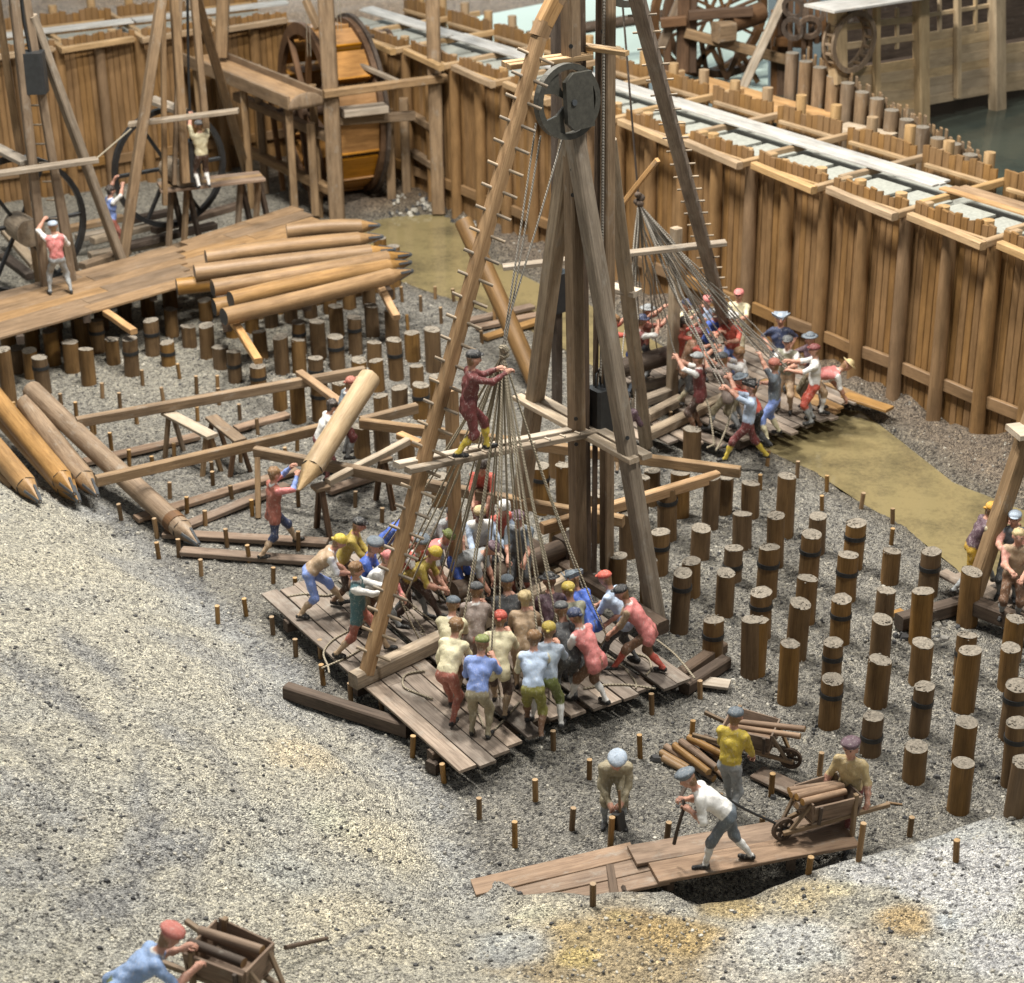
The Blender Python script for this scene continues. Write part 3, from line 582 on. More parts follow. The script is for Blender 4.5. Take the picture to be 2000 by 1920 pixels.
for a, b, lab in (((165, 903), (388, 852), 'low board behind the trestle bench'), ((460, 838), (562, 810), 'short low board between the rails'), ((265, 1013), (580, 918), 'low board crossing in front of the trestle bench'),
                  ((360, 1028), (560, 948), 'low board beside the one leading to the red coated worker'), ((320, 1042), (640, 1060), 'low board behind the red coated worker'), ((355, 1076), (640, 1097), 'low board under the feet of the red coated worker'),
                  ((930, 640), (1075, 610), 'low board behind the ladder leg, upper one'), ((945, 660), (1065, 622), 'orange low board behind the ladder leg, lower one'), ((760, 920), (640, 960), 'low board under the sloping pole'), ((40, 845), (110, 832), 'low board end by the slanting logs'), ((910, 628), (1040, 598), 'farthest low board by the ditch')):
    A = g(*a, .09); B = g(*b, .09); timber('ground_board', A, B, .24, .09, 'red_deck' if 'orange' not in lab else 'log', lab, 'board', 'boards lying on the ground')
def trestle(a, b, z, label, mat='frame', legdx=.22):
    A = g(*a, z); B = g(*b, z); root = thing('trestle', label, 'trestle', A, 'trestles of the timber frame')
    part('top_plank', MB().beam(A, B, .26, .07, wob=.005), 'pale' if 'spattered' in label else 'frame', root)
    d = (B - A).normalized(); n = V((-d.y, d.x, 0))
    for q in (A + d * .15, B - d * .15):
        for s in (-1, 1):
            f = q + n * s * legdx; f.z = th(f.x, f.y) - .03; part('leg', MB().beam(q + n * s * .05 - V((0, 0, .03)), f, .085, .085), mat, root)
    return root
trestle((325, 805), (415, 853), .85, 'plaster spattered trestle bench under the upper rail')
trestle((412, 815), (470, 862), .75, 'dark narrow trestle leaning beside the trestle bench', 'dark')
trestle((612, 955), (640, 948), .95, 'trestle holding the low end of the sloping pole', 'dark', .3)
trestle((735, 900), (760, 892), .95, 'trestle by the mid point of the sloping pole', 'dark', .3)
for px, py in ((505, 1025), (505, 900)): pass
timber('prop_post', g(505, 1012, 0), g(503, 893, zr), .1, .1, 'frame', 'upright prop under the rail end above the red coated worker', 'post')
solo('sloping_pole', MB().beam(g(640, 943, 1.0), g(797, 862, 1.05), .14, .14, wob=.01), 'pale', 'plaster spattered pole sloping up on trestles behind the ladder leg', 'pole')

# pointed logs
def log(name, a, b, r, mat, label, cat='log', group=None, tip=True, shoe=True, collar=False):
    a = V(a); b = V(b); ax = (b - a).normalized(); root = thing(name, label, cat, a, group); L = (b - a).length; tl = min(.58, L * .2) if tip else 0
    mb = MB(); e = b - ax * tl
    mb.cyl(a, e, r, r * .97, 14, jit=.03, rings=5, bend=rnd(-.05, .05), mi=0, capmi=1, cap=True)
    part('trunk', mb, [mat, 'steel' if cat == 'log' else mat], root)
    if tip:
        part('pointed_tip', MB().cyl(e, b, r * .97, .03, 6, jit=.02), mat, root)
        if shoe:
            x = ax.orthogonal().normalized(); y = ax.cross(x); mb = MB()
            for k in range(4):
                w = k * math.pi / 2 + .4; u = x * math.cos(w) + y * math.sin(w); mb.beam(e + ax * tl * .35 + u * (r * .65 + .012), b + u * .03, .05, .02, up=u)
            mb.cyl(e + ax * tl * .9, b + ax * .03, r * .14, .01, 8); part('iron_shoe', mb, 'steel', root)
    if collar: q = a + ax * (L - tl - .35); part('collar', MB().cyl(q, q + ax * .2, r * 1.04, r * 1.04, 16), 'dark', root)
    return root
G_STACK = 'pointed logs stacked on piles'
rl = .188
for a, za, b, zb, lab in (((402, 504), 1.72, (748, 462), 1.72, 'log farthest from the viewer in the pointed stack'), ((380, 533), 1.72, (772, 487), 1.72, 'second log from the back in the pointed stack'), ((345, 560), 1.42, (700, 520), 1.42, 'low log with its butt sticking out beyond the stack'),
                          ((415, 563), 1.72, (803, 497), 1.72, 'middle log with the longest point in the stack'), ((450, 586), 1.72, (803, 512), 1.66, 'log with a grey butt second from the front of the stack'), ((418, 600), 1.42, (740, 545), 1.42, 'low log tucked under the front of the stack'), ((437, 619), 1.66, (806, 529), 1.66, 'front log of the pointed stack'), ((560, 452), 1.72, (742, 440), 1.72, 'log lying along the deck edge behind the stack')):
    log('pointed_log', g(*a, za), g(*b, zb), rl, 'log', lab, 'log', G_STACK)
for k, (a, b) in enumerate((((425, 560), (445, 640)), ((560, 520), (600, 600)), ((700, 500), (760, 575)))): timber('timber_bearer', g(*a, 1.13), g(*b, 1.13), .2, .2, 'bark', ('left', 'middle', 'right')[k] + ' bearer hidden under the pointed log stack', 'beam')
for k in range(26):
    i, j = k % 9, k // 9; q = g(455 + i * 38 + j * 12, 655 - i * 9 - j * 26, 0)
    mb = MB(); mb.cyl((q.x, q.y, -.1), (q.x, q.y, 1.0 if j < 3 else 1.0), .165, .16, 12, mi=0, capmi=1); solo('support_pile', mb, ['pile', 'pile_top'], 'dark support pile in the shadow under the pointed log stack', 'pile', 'support piles under the log stack', q)
for k in range(16):
    i, j = k % 8, k // 8; q = g(20 + i * 45, 700 - i * 14 - j * 32, 0)
    mb = MB(); mb.cyl((q.x, q.y, -.1), (q.x, q.y, 1.1), .165, .16, 12, mi=0, capmi=1); solo('support_pile', mb, ['pile', 'pile_top'], 'dark support pile in the shadow under the raised plank deck', 'pile', 'support piles under the plank deck', q)
# logs on the bank at the left edge
GB = 'pointed logs tipped on the bank'
for a, za, b, zb, m, lab in (((-170, 690), 1.5, (78, 980), .62, 'log', 'orange log, lowest at the frame edge on the bank'), ((-120, 640), 1.35, (145, 965), .5, 'log', 'orange log with iron shoe in the middle of the bank group'), ((-140, 735), 1.2, (60, 990), .36, 'log', 'log half buried under the bank group'),
                             ((-90, 700), 1.0, (155, 980), .3, 'log', 'short log tip peeking from under the bank group'), ((52, 788), .95, (190, 968), .35, 'log_grey', 'grey pointed log leaning outermost in the bank group')):
    log('pointed_log', g(*a, za), g(*b, zb), .215, m, lab, 'log', GB)
log('pointed_log', g(62, 762, 1.15), g(388, 1064, .16), .2, 'log_grey', 'long slanting pointed log with dark collar passing under the rail', 'log', None, True, True, True)
log('pointed_log', g(722, 738, 2.15), g(583, 958, 1.15), .21, 'log_pale', 'pale pointed log lifted by three workers across the rail', 'log', None, True, False)
log('standing_log', g(905, 432, 3.0), g(1045, 745, .2), .2, 'pile', 'round pile leaning behind the ladder leg with its top in the air', 'log', None, False)

# ------------------------------------------------------------------ raised plank deck at the left
zd = 1.28
def deck_boards(root, e0, e1, n, w, mat, z):
    for k in range(n):
        t = k / n; t2 = (k + 1) / n
        A = e0[0].lerp(e0[1], (t + t2) / 2); B = e1[0].lerp(e1[1], (t + t2) / 2); W = ((e0[1] - e0[0]).length) / n
        m = rnd(.35, .65); C = A.lerp(B, m)
        part('plank', MB().beam(A, C - (C - A).normalized() * .01, W - .015, .06, wob=.004), mat, root); part('plank', MB().beam(C, B, W - .015, .06, wob=.004), mat, root)
root = thing('plank_deck', 'raised walkway deck of long brown planks in front of the treadwheel rigs', 'deck', g(120, 600, zd))
deck_boards(root, (g(-60, 678, zd), g(-60, 590, zd)), (g(372, 555, zd), g(345, 480, zd)), 6, .3, 'tread', zd)
for k in range(3): a = g(40 + 130 * k, 665 - 42 * k, zd - .12); b = g(20 + 130 * k, 595 - 35 * k, zd - .12); part('bearer', MB().beam(a, b, .16, .18), 'bark', root)
root = thing('plank_deck', 'broad plank deck between the log stack and the trestle table', 'deck', g(480, 440, zd))
deck_boards(root, (g(335, 552, zd - .05), g(365, 472, zd - .05)), (g(690, 470, zd - .02), g(572, 402, zd - .02)), 6, .3, 'tread', zd)

# ------------------------------------------------------------------ the front pile driver
ZD = .35
A0, B0, C0 = g(515, 1165, ZD), g(897, 1508, ZD), g(1366, 1338, ZD)
dl = (A0 - B0); LEN = dl.length; dl.normalize(); wv = (C0 - B0); WID = wv.length; wv.normalize()
deck = thing('platform_deck', 'loose weathered plank platform under the pulling crowd', 'platform', B0)
t = 0; k = 0
front = [0, -.1, .12, .28, .3, .95, .75, .55, .5, .5, .45, .55, .3, .35, .3, .55, -.1, .0]
while t < WID - .1:
    w = rnd(.25, .31); f = front[k % len(front)] * .6; gp = (.015, .02, .02, .11)[k % 4]
    a = B0 + wv * (t + w / 2) + dl * f; b = B0 + wv * (t + w / 2) + dl * (LEN + rnd(-.1, .15) if t < 1.2 else LEN * rnd(.9, 1.1))
    a.z = ZD + rnd(-.012, .012); b.z = ZD + rnd(-.012, .012)
    m = LEN * rnd(.42, .5); c = a + (b - a).normalized() * m
    part('plank', MB().beam(a, c - (c - a).normalized() * .012, w, .05, wob=.005, pv=rnd(.1, 1)), 'deck', deck); part('plank', MB().beam(c, b, w, .05, wob=.005, pv=rnd(.1, 1)), 'deck', deck)
    t += w + gp; k += 1
for f in (.12, .48, .86):
    a = B0 + dl * LEN * f; part('bearer', MB().beam(a - wv * .05 + V((0, 0, -.14)), a + wv * WID + V((0, 0, -.14)), .16, .2), 'bark', deck)
for a, b, lab in (((1305, 1335), (1412, 1262), 'dark thick timber offcut beside the right corner of the platform'), ((1335, 1345), (1418, 1292), 'thin grey timber offcut beside the thick one')):
    timber('timber_offcut', g(*a, .12), g(*b, .12), .2, .2 if 'thick' in lab else .1, 'bark', lab, 'timber')
timber('timber_offcut', g(1368, 1330, .1), g(1425, 1338, .1), .26, .05, 'pale', 'pale short board end lying beside the right platform corner', 'timber')
pdz = gh(560, 1362); pde = gh(800, 1440); timber('squared_timber', pdz + V((0, 0, .13)), pde + V((0, 0, .13)), .2, .24, 'bark', 'dark grooved timber lying on the sand slope left of the platform', 'beam')
timber('squared_timber', g(840, 1500, .1), g(868, 1480, .1), .2, .2, 'bark', 'dark bearer end under the near corner of the platform', 'beam')

drv = thing('pile_driver', 'front pile driver with pegged ladder leg, twin masts and big sheave', 'pile driver', g(1140, 1140, ZD))
MZ = 13.0
mL = g(1130, 1140, ZD); mR = g(1185, 1112, ZD)
def up(p, z): return V((p[0], p[1], z))
LNL, LNR = V((-.20, 0, 0)), V((-.10, 0, 0))
part('mast', MB().beam(mL, up(mL, MZ) + LNL, .21, .26, up=(WD[0], WD[1], 0), wob=.004), 'frame', drv)
mL2 = mL + V((.13, .22, 0)); part('mast', MB().beam(mL2, up(mL2, MZ) + LNL, .16, .16, up=(WD[0], WD[1], 0)), 'bark', drv)
part('mast', MB().beam(mR, up(mR, MZ) + LNR, .19, .2, up=(WD[0], WD[1], 0), wob=.004), 'frame', drv)
apex = up(mL + V((-.13, -.02, 0)), 8.35)
def thru(a, b, py):               # the point of line a-b that lies on image row py
    lo, hi = 0.0, 1.0
    for _ in range(40):
        m = (lo + hi) / 2
        if proj(V(a).lerp(V(b), m))[1] > py: lo = m
        else: hi = m
    return V(a).lerp(V(b), lo)
zc = zpix(1135, 838, mL)
bR = g(1225, 878, zc); bL = g(1045, 775, zc)
for q, nm in ((bR, 'R'), (bL, 'L')):
    d = (q - apex); f = apex + d * ((ZD - apex.z) / d.z); tp = apex + (apex - q).normalized() * .15
    part('side_brace', MB().beam(f, tp, .27, .25, up=(WC[0], WC[1], 0), wob=.004), 'grey', drv)
foot = g(715, 1315, .55); ltop = g(1052, 72, 9.75)
la = thru(foot, ltop, 888)
lad = MB(); lad.beam(foot, ltop, .2, .19, up=(0, 0, 1), wob=.006); part('ladder_leg', lad, 'ladder', drv)
dm = mL.y; curve = [ltop, at_y(1062, 46, ltop.y + .06), at_y(1084, 2, ltop.y + .16), at_y(1112, -45, ltop.y + .28)]
for i in range(3): part('curved_head', MB().beam(curve[i], curve[i + 1] + (curve[i + 1] - curve[i]).normalized() * .03, .2, .24, up=(0, 0, 1)), 'ladder', drv)
lx = (ltop - foot).normalized(); side = lx.cross(V((-.35, -.9, .2))).normalized(); side = (CR - lx * CR.dot(lx)).normalized()
for k in range(29):
    q = foot.lerp(ltop, .035 + k * .0335); o = side * .0
    part('peg', MB().cyl(q - side * .24 + V((0, -.02, .035)), q + side * .30 - V((0, .05, .035)), .026, .026, 7), 'grey', drv)
# collars at mid height and near the top
armE = la + (la - up(mL, la.z)).normalized() * .5; armE.z = la.z; zA = la.z
mA = up(mL, zc); aE = V((armE.x, armE.y, zA)); mE = mA + (mA - aE).normalized() * .2
sd_ = V((-(mE - aE).y, (mE - aE).x, 0)).normalized()
part('collar_plank', MB().beam(aE + sd_ * .1 + V((0, 0, -.04)), mE + sd_ * .1 + V((0, 0, -.04)), .15, .09), 'pale', drv); part('collar_plank', MB().beam(aE - sd_ * .16 + V((0, 0, -.04)), mE - sd_ * .16 + V((0, 0, -.04)), .14, .09), 'grey', drv)
for k in range(9): q = (aE - sd_ * .16).lerp(mE - sd_ * .16, .22 + k * .085); part('tread_cleat', MB().beam(q - sd_ * .06 + V((0, 0, .015)), q + sd_ * .06 + V((0, 0, .015)), .035, .025), 'pale', drv)
e1, e2 = g(1022, 762, zc), g(1252, 886, zc); n_ = V((-(e2 - e1).y, (e2 - e1).x, 0)).normalized()
for s in (-.13, .13): part('collar_plank', MB().beam(e1 + n_ * s + V((0, 0, -.09)), e2 + n_ * s + V((0, 0, -.09)), .2, .09), 'pale', drv)
zt_ = zpix(1125, 112, mL); u1, u2 = g(988, 128, zt_), g(1150, 108, zt_); n_ = V((-(u2 - u1).y, (u2 - u1).x, 0)).normalized()
for s in (-.08, .1): part('collar_plank', MB().beam(u1 + n_ * s, u2 + n_ * s, .12, .08), 'cap', drv)
u1, u2 = g(1145, 92, zt_ + .1), g(1222, 103, zt_ + .1)
for s in (-.05, .12): part('collar_plank', MB().beam(u1 + n_ * s + V((0, 0, 0)), u2 + n_ * s, .12, .07), 'cap', drv)
# sheave: rim, three web spokes, cheek block, axle
shc = g(1108, 198, zpix(1106, 198, mL)); shc = at_y(1108, 198, mL.y - .42)
fn = V((.52, -.80, .10)).normalized(); fx = fn.cross(V((0, 0, 1))).normalized(); fz = fx.cross(fn)
sh = MB(); sh.band(shc, fn, .47, .56, .13, 36); part('sheave_rim', sh, 'sheave', drv)
for a0 in (.8, -.95, 3.0):
    wb_ = MB(); pts = []
    for t_, hw in ((.1, .16), (.28, .2), (.48, .46)):
        for s in (-1, 0, 1): a_ = a0 + s * hw / (.55 + t_); pts.append((a_, t_))
    vs = [shc + (fx * math.cos(a_) + fz * math.sin(a_)) * t_ + fn * z_ for z_ in (.03, -.03) for a_, t_ in pts]; fs = []
    for z_ in (0, 9):
        for r_ in (0, 3):
            for c_ in (0, 1): fs.append((z_ + r_ + c_, z_ + r_ + c_ + 1, z_ + r_ + c_ + 4, z_ + r_ + c_ + 3))
    for q in ((0, 3), (3, 6), (2, 5), (5, 8)): fs.append((q[0], q[1], q[1] + 9, q[0] + 9))
    wb_.add(vs, fs); part('sheave_web', wb_, 'sheave', drv)
ck = MB(); hw, hh, cc = .24, .42, .12
oct_ = [(-hw + cc, -hh), (hw, -hh * .95), (hw, hh), (-hw + cc * 1.2, hh), (-hw, hh - cc), (-hw, -hh + cc)]
o_ = shc + fn * .12 + fx * -.12
ck.add([o_ + fx * -a_ + fz * b_ + fn * z_ for z_ in (.05, -.05) for a_, b_ in oct_], [(0, 1, 2, 3, 4, 5), (11, 10, 9, 8, 7, 6)] + [(i, i + 6, (i + 1) % 6 + 6, (i + 1) % 6) for i in range(6)])
part('cheek_block', ck, 'sheave', drv); part('axle', MB().cyl(shc, shc + fn * .2, .045, .045, 12), 'steel', drv)
sh2 = up(mR + V((.22, .25, 0)), 10.45); part('sheave_rim', MB().band(sh2, fn, .5, .6, .14, 28), 'sheave', drv)
# ram between the masts
rc = (mL + mR) / 2 + V((.1, .05, 0)); zr1, zr0 = zpix(1162, 757, rc), zpix(1162, 842, rc)
ram = MB(); ram.beam(up(rc, zr0), up(rc, zr1), .34, .36, up=(WD[0], WD[1], 0)); part('ram', ram, 'ram', drv)
for s in (-.07, .07): part('ram_staple', MB().tube([up(rc, zr1) + V((s, 0, -.02)), up(rc, zr1) + V((s, 0, .24)), up(rc, zr1) + V((s + .06, .1, .27)), up(rc, zr1) + V((s + .08, .16, 0))], .02, 6), 'iron', drv)
part('ram_chain', MB().tube([up(rc, zr1 + .2), up(rc + V((.02, .04, 0)), zr1 + .8), up(rc + V((0, .02, 0)), MZ - 1)], .022, 6), 'rope_grey', drv)
part('guide_rod', MB().beam(up(rc + V((-.07, .12, 0)), ZD), up(rc + V((-.07, .12, 0)), MZ - 1), .09, .09), 'bark', drv)
# base frame
se = g(690, 1330, .5); part('sill', MB().beam(se, mL + V((0, 0, .17)), .24, .26, wob=.004), 'grey', drv)
fsd = V((WD[0], WD[1], 0)); part('sill', MB().beam(mL - fsd * 2.2 + V((0, 0, .15)), mL + fsd * 2.2 + V((0, 0, .15)), .24, .24), 'bark', drv)
pst = g(893, 1180, ZD); part('stay_post', MB().beam(pst, up(pst, zpix(873, 760, pst)), .18, .18, up=(WD[0], WD[1], 0)), 'ladder', drv)
wa, wb2 = g(885, 1155, .75), g(1095, 1072, .75); part('windlass_drum', MB().cyl(wa, wb2, .17, .17, 16), 'bark', drv)
wd = (wb2 - wa).normalized(); part('windlass_head', MB().beam(wb2 - wd * .02, wb2 + wd * .36, .4, .4), 'bark', drv)
for q in (.14, .25): part('handspike_hole', MB().beam(wb2 + wd * q + V((-.0, -.206, .04 if q < .2 else -.06)), wb2 + wd * q + V((.0, -.19, .04 if q < .2 else -.06)), .07, .07, up=(0, 0, 1)), 'iron', drv)
for a, b in (((970, 1135), (1110, 1085)), ((1080, 1120), (1150, 1100))): part('base_timber', MB().beam(g(*a, .45), g(*b, .45), .2, .18), 'grey', drv)

vn = (EYE - mL).normalized(); vn.z = 0
for q in (up(mL, zc + .25), up(mL, zc - .2), up(mL, zt_ + .2), up(mL, 8.0), up(mL, 7.6), up(mL, 7.2), up(mR, zc + .3), up(mR, zt_ + .3)): c_ = q + vn * .16 + LNL * (q.z / MZ); part('bolt', MB().cyl(c_, c_ + vn * .02, .035, .035, 8), 'iron', drv)
for q in (bR, bL): d_ = (EYE - q).normalized(); c_ = q + d_ * .15 + V((0, 0, .2)); part('bolt', MB().cyl(c_, c_ + d_ * .03, .035, .035, 8), 'iron', drv)
# ------------------------------------------------------------------ the second pile driver behind, on its own platform
Z2 = .30
dk = thing('platform_deck', 'second loose plank platform standing over the ditch', 'platform', g(1450, 830, Z2))
E2a, E2b = g(1180, 800, Z2), g(1470, 870, Z2); E3a, E3b = g(1400, 660, Z2), g(1690, 775, Z2)
rows = 15
for k in range(rows):
    t = (k + .5) / rows; a = E2b.lerp(E3b, t); dirn = V((-WD[0], -WD[1], 0)); a = a - dirn * rnd(-.35, .3) - dirn * (.4 if k in (13, 14) else 0); L = rnd(4.2, 5.2); w = (E3b - E2b).length / rows
    a.z = Z2 + rnd(-.02, .02); m = a + dirn * rnd(1.5, 2.3)
    mt = 'log' if k in (10, 11, 14) else 'deck'
    part('plank', MB().beam(a, m, w * rnd(.8, .95), .05, wob=.006), mt, dk); part('plank', MB().beam(m + dirn * .02, a + dirn * L, w * .9, .05, wob=.006), 'deck', dk)
for k in range(4): a = g(1265 + k * 50, 860 + k * 4, Z2 - .03); part('plank', MB().beam(a, a - V((WD[0], WD[1], 0)) * 1.4, .26, .05), 'deck', dk)
for f in (.15, .75): a = E2b - V((WD[0], WD[1], 0)) * f * 3; part('bearer', MB().beam(a + V((0, 0, -.14)), E3b + (a - E2b) + V((0, 0, -.14)), .18, .2), 'bark', dk)
d2 = thing('pile_driver', 'second pile driver behind the front one with dark pegged leg', 'pile driver', g(1360, 690, Z2))
lt, lb = g(1228, -60, 10.6), g(1412, 690, .9)
lb = g(1432, 690, .5)
lmid = g(1340, 470, 4.1)
mm = g(1338, 655, .3)
D2 = MB(); D2.beam(lb, lt, .22, .2, wob=.006); part('ladder_leg', D2, 'deck', d2)
lx = (lt - lb).normalized(); side = (CR - lx * CR.dot(lx)).normalized()
for k in range(30): q = lb.lerp(lt, .04 + k * .0325); part('peg', MB().cyl(q - side * .2, q + side * .24 - V((0, 0, .02)), .02, .02, 6), 'grey', d2)
pst2 = g(1312, 775, Z2); part('stay_post', MB().beam(pst2, up(pst2, zpix(1330, 445, pst2)), .2, .2, up=(WD[0], WD[1], 0)), 'grey', d2)
bt, bb = g(1188, 270, 7.6), g(1262, 870, .15)
part('side_brace', MB().beam(bb, bt, .23, .2, up=(WC[0], WC[1], 0)), 'grey', d2)
zq = thru(bb, bt, 570).z; q1, q2 = g(1212, 566, zq), g(1240, 572, zq)
part('collar_plank', MB().beam(g(1190, 560, zq), g(1246, 573, zq), .3, .1), 'pale', d2)
zq = thru(lb, lt, 478).z
part('collar_plank', MB().beam(g(982, 522, zq - .3), g(1418, 474, zq), .22, .08), 'grey', d2)
m2 = g(1088, 800, .3); part('mast', MB().beam(m2, up(m2, 9.5), .17, .18, up=(WD[0], WD[1], 0)), 'bark', d2); part('ram', MB().beam(up(m2, zpix(1098, 605, m2)), up(m2, zpix(1098, 530, m2)), .42, .4, up=(WD[0], WD[1], 0)), 'ram', d2)
for a, b in (((1200, 765), (1320, 740)), ((1262, 815), (1330, 780)), ((1265, 850), (1420, 775)), ((1240, 790), (1350, 750))): part('base_timber', MB().beam(g(*a, .42), g(*b, .42), .22, .2), 'grey', d2)
part('windlass_drum', MB().cyl(g(1205, 722, 1.0), g(1318, 690, 1.0), .2, .2, 14), 'bark', d2)
timber('handspike', g(1210, 405, 4.8), g(1284, 312, 5.9), .09, .09, 'pine', 'thin lever pole tilted above the second rope bundle', 'pole')
timber('spare_plank', g(1650, 772, .32), g(1738, 800, .32), .3, .06, 'log', 'orange plank projecting towards the wall beside the stooping man', 'plank')
# platform of a third rig, cut off at the right edge
d3 = thing('pile_driver', 'pile driver leg cut off by the right edge of the picture', 'pile driver', g(1935, 1170, .3))
f3 = g(1898, 1170, .4); part('ladder_leg', MB().beam(f3, g(2075, 640, 5.0), .27, .24), 'frame', d3)
t3 = thru(f3, g(2075, 640, 5.0), 880); part('collar_plank', MB().beam(g(1978, 845, t3.z + .4), g(2060, 835, t3.z + .4), .5, .1), 'pale', d3)
part('sill', MB().beam(g(1895, 1180, .38), g(2080, 1250, .38), .26, .28), 'bark', d3); part('sill', MB().beam(g(1755, 1215, .18), g(1880, 1180, .18), .24, .26), 'bark', d3)
for k in range(6): a = g(1838 + k * 26, 1118 + k * 6, .33); part('plank', MB().beam(a, a + V((WD[0], WD[1], 0)) * (1.3 if k < 2 else 2.3), .26, .05, wob=.006), 'deck', d3)
timber('timber_offcut', g(1750, 1195, .1), g(1785, 1218, .1), .2, .09, 'log', 'small pale plank end among the piles by the right edge platform', 'timber')
# ------------------------------------------------------------------ painted figures
def snet(Fd, org, h):
    ins = Fd < 0; nx, ny, nz = Fd.shape
    cnt = np.zeros((nx - 1, ny - 1, nz - 1)); acc = np.zeros((nx - 1, ny - 1, nz - 1, 3))
    def sl(o): return tuple(slice(q, q + n - 1) for q, n in zip(o, (nx, ny, nz)))
    for ax in range(3):
        oth = [q for q in range(3) if q != ax]
        for p in (0, 1):
            for q in (0, 1):
                o = [0, 0, 0]; o[oth[0]] = p; o[oth[1]] = q; o2 = list(o); o2[ax] = 1
                a = Fd[sl(o)]; b = Fd[sl(o2)]; m = (a < 0) != (b < 0)
                t = np.where(m, a / np.where(m, a - b, 1), 0)
                cnt += m
                for k in range(3): acc[..., k] += np.where(m, (t if k == ax else o[k]), 0)
    mask = cnt > 0; idx = -np.ones(mask.shape, int); idx[mask] = np.arange(mask.sum())
    ii = np.argwhere(mask); v = (ii + acc[mask] / cnt[mask][:, None]) * h + org; faces = []
    for ax in range(3):
        oth = [q for q in range(3) if q != ax]
        s0 = [slice(None)] * 3; s1 = [slice(None)] * 3; s0[ax] = slice(0, -1); s1[ax] = slice(1, None)
        e = ins[tuple(s0)] != ins[tuple(s1)]
        for o in oth: pass
        P = np.argwhere(e); P = P[(P[:, oth[0]] > 0) & (P[:, oth[1]] > 0) & (P[:, oth[0]] < Fd.shape[oth[0]] - 1) & (P[:, oth[1]] < Fd.shape[oth[1]] - 1)]
        if not len(P): continue
        def at(d0, d1): Q = P.copy(); Q[:, oth[0]] += d0; Q[:, oth[1]] += d1; return idx[Q[:, 0], Q[:, 1], Q[:, 2]]
        f = np.stack([at(-1, -1), at(0, -1), at(0, 0), at(-1, 0)], 1); si = ins[tuple(P.T)]
        fl = ~si if ax != 1 else si
        f[fl] = f[fl][:, ::-1]; faces.append(f)
    return v, np.concatenate(faces)
def ik(a, b, l1, l2, pole):
    a = V(a); b = V(b); d = b - a; D = d.length; D2 = min(D, (l1 + l2) * .985)
    b2 = a + d * (D2 / D); c = (l1 * l1 - l2 * l2 + D2 * D2) / (2 * D2); hgt = math.sqrt(max(0, l1 * l1 - c * c)); u = d / D
    p = V(pole); p = p - u * p.dot(u); p = p.normalized() if p.length > 1e-5 else u.orthogonal().normalized()
    return a + u * c + p * hgt, b2
def paint_mat():
    m, t, b = nodes('figure_paint'); col = attr(t, 'col').outputs['Color']; tc = t.nodes.new('ShaderNodeTexCoord').outputs['Object']
    n = noise(t, tc, 7, 5, .7); n2 = noise(t, mapped(t, tc, (1, 1, .5)), 26, 6, .85)
    v = ramp(t, n.outputs[0], [(.3, (.74, .72, .70)), (.5, (1, 1, 1)), (.7, (1.08, 1.08, 1.08))])
    c = mix(t, 1.0, col, v, 'MULTIPLY')
    c = mix(t, math_(t, 'MULTIPLY', ramp(t, n2.outputs[0], [(.555, (0, 0, 0)), (.60, (1, 1, 1))]), .34), c, (.70, .66, .60))
    c = mix(t, math_(t, 'MULTIPLY', ramp(t, n2.outputs[0], [(.385, (1, 1, 1)), (.43, (0, 0, 0))]), .38), c, (.09, .07, .055))
    t.links.new(c, b.inputs['Base Color']); b.inputs['Roughness'].default_value = .48
    bump(t, b, math_(t, 'ADD', n2.outputs[0], n.outputs[0]), .45, .05); return m
M['paint'] = paint_mat()
PAL = dict(smock=(.27, .40, .66), pinkred=(.48, .15, .12), skin=(.52, .27, .19), pskin=(.62, .30, .24), dskin=(.20, .10, .075), cream=(.72, .66, .44), yellow=(.62, .47, .06), mustard=(.42, .32, .06), white=(.76, .76, .74), blue=(.22, .32, .68), royal=(.06, .14, .55), lblue=(.50, .62, .80),
           navy=(.035, .05, .11), slate=(.13, .16, .19), grey=(.30, .32, .33), dgrey=(.075, .08, .085), bgrey=(.36, .43, .52), rust=(.36, .12, .085), red=(.50, .09, .06), pink=(.60, .20, .19), maroon=(.16, .035, .035), brown=(.19, .10, .055), dbrown=(.07, .04, .03),
           tan=(.42, .30, .19), ochre=(.40, .24, .06), olive=(.24, .23, .05), green=(.16, .19, .05), teal=(.06, .15, .17), black=(.015, .016, .018), coat=(.30, .24, .21), straw=(.50, .39, .20), hair=(.22, .12, .05), dhair=(.035, .025, .02), plum=(.11, .065, .085), khaki=(.30, .26, .17), knit=(.24, .24, .17), orange=(.60, .32, .04), gold=(.45, .28, .03))
HANDS = dict(pull=((-.10, .40, 1.0), (.10, .50, 1.16)), low=((-.12, .48, .72), (.12, .54, .84)), up=((-.13, .24, 1.86), (.13, .32, 1.72)), fwd=((-.16, .52, 1.22), (.16, .56, 1.30)), side=((-.30, .06, .80), (.30, .06, .80)), down=((-.16, .42, .42), (.16, .46, .36)), push=((-.30, .40, .62), (.30, .40, .62)), akimbo=((-.22, .06, 1.02), (.22, .06, 1.02)), high=((-.12, .45, 1.62), (.12, .5, 1.5)), oneup=((-.16, .3, 1.84), (.2, .3, 1.1)))
LEGS = dict(stride=((-.11, .28), (.12, -.26)), back=((-.12, -.30), (.12, .22)), stand=((-.13, .02), (.13, -.02)), wide=((-.24, .05), (.22, -.1)), lunge=((-.12, .45), (.14, -.38)))
PEOPLE = {}
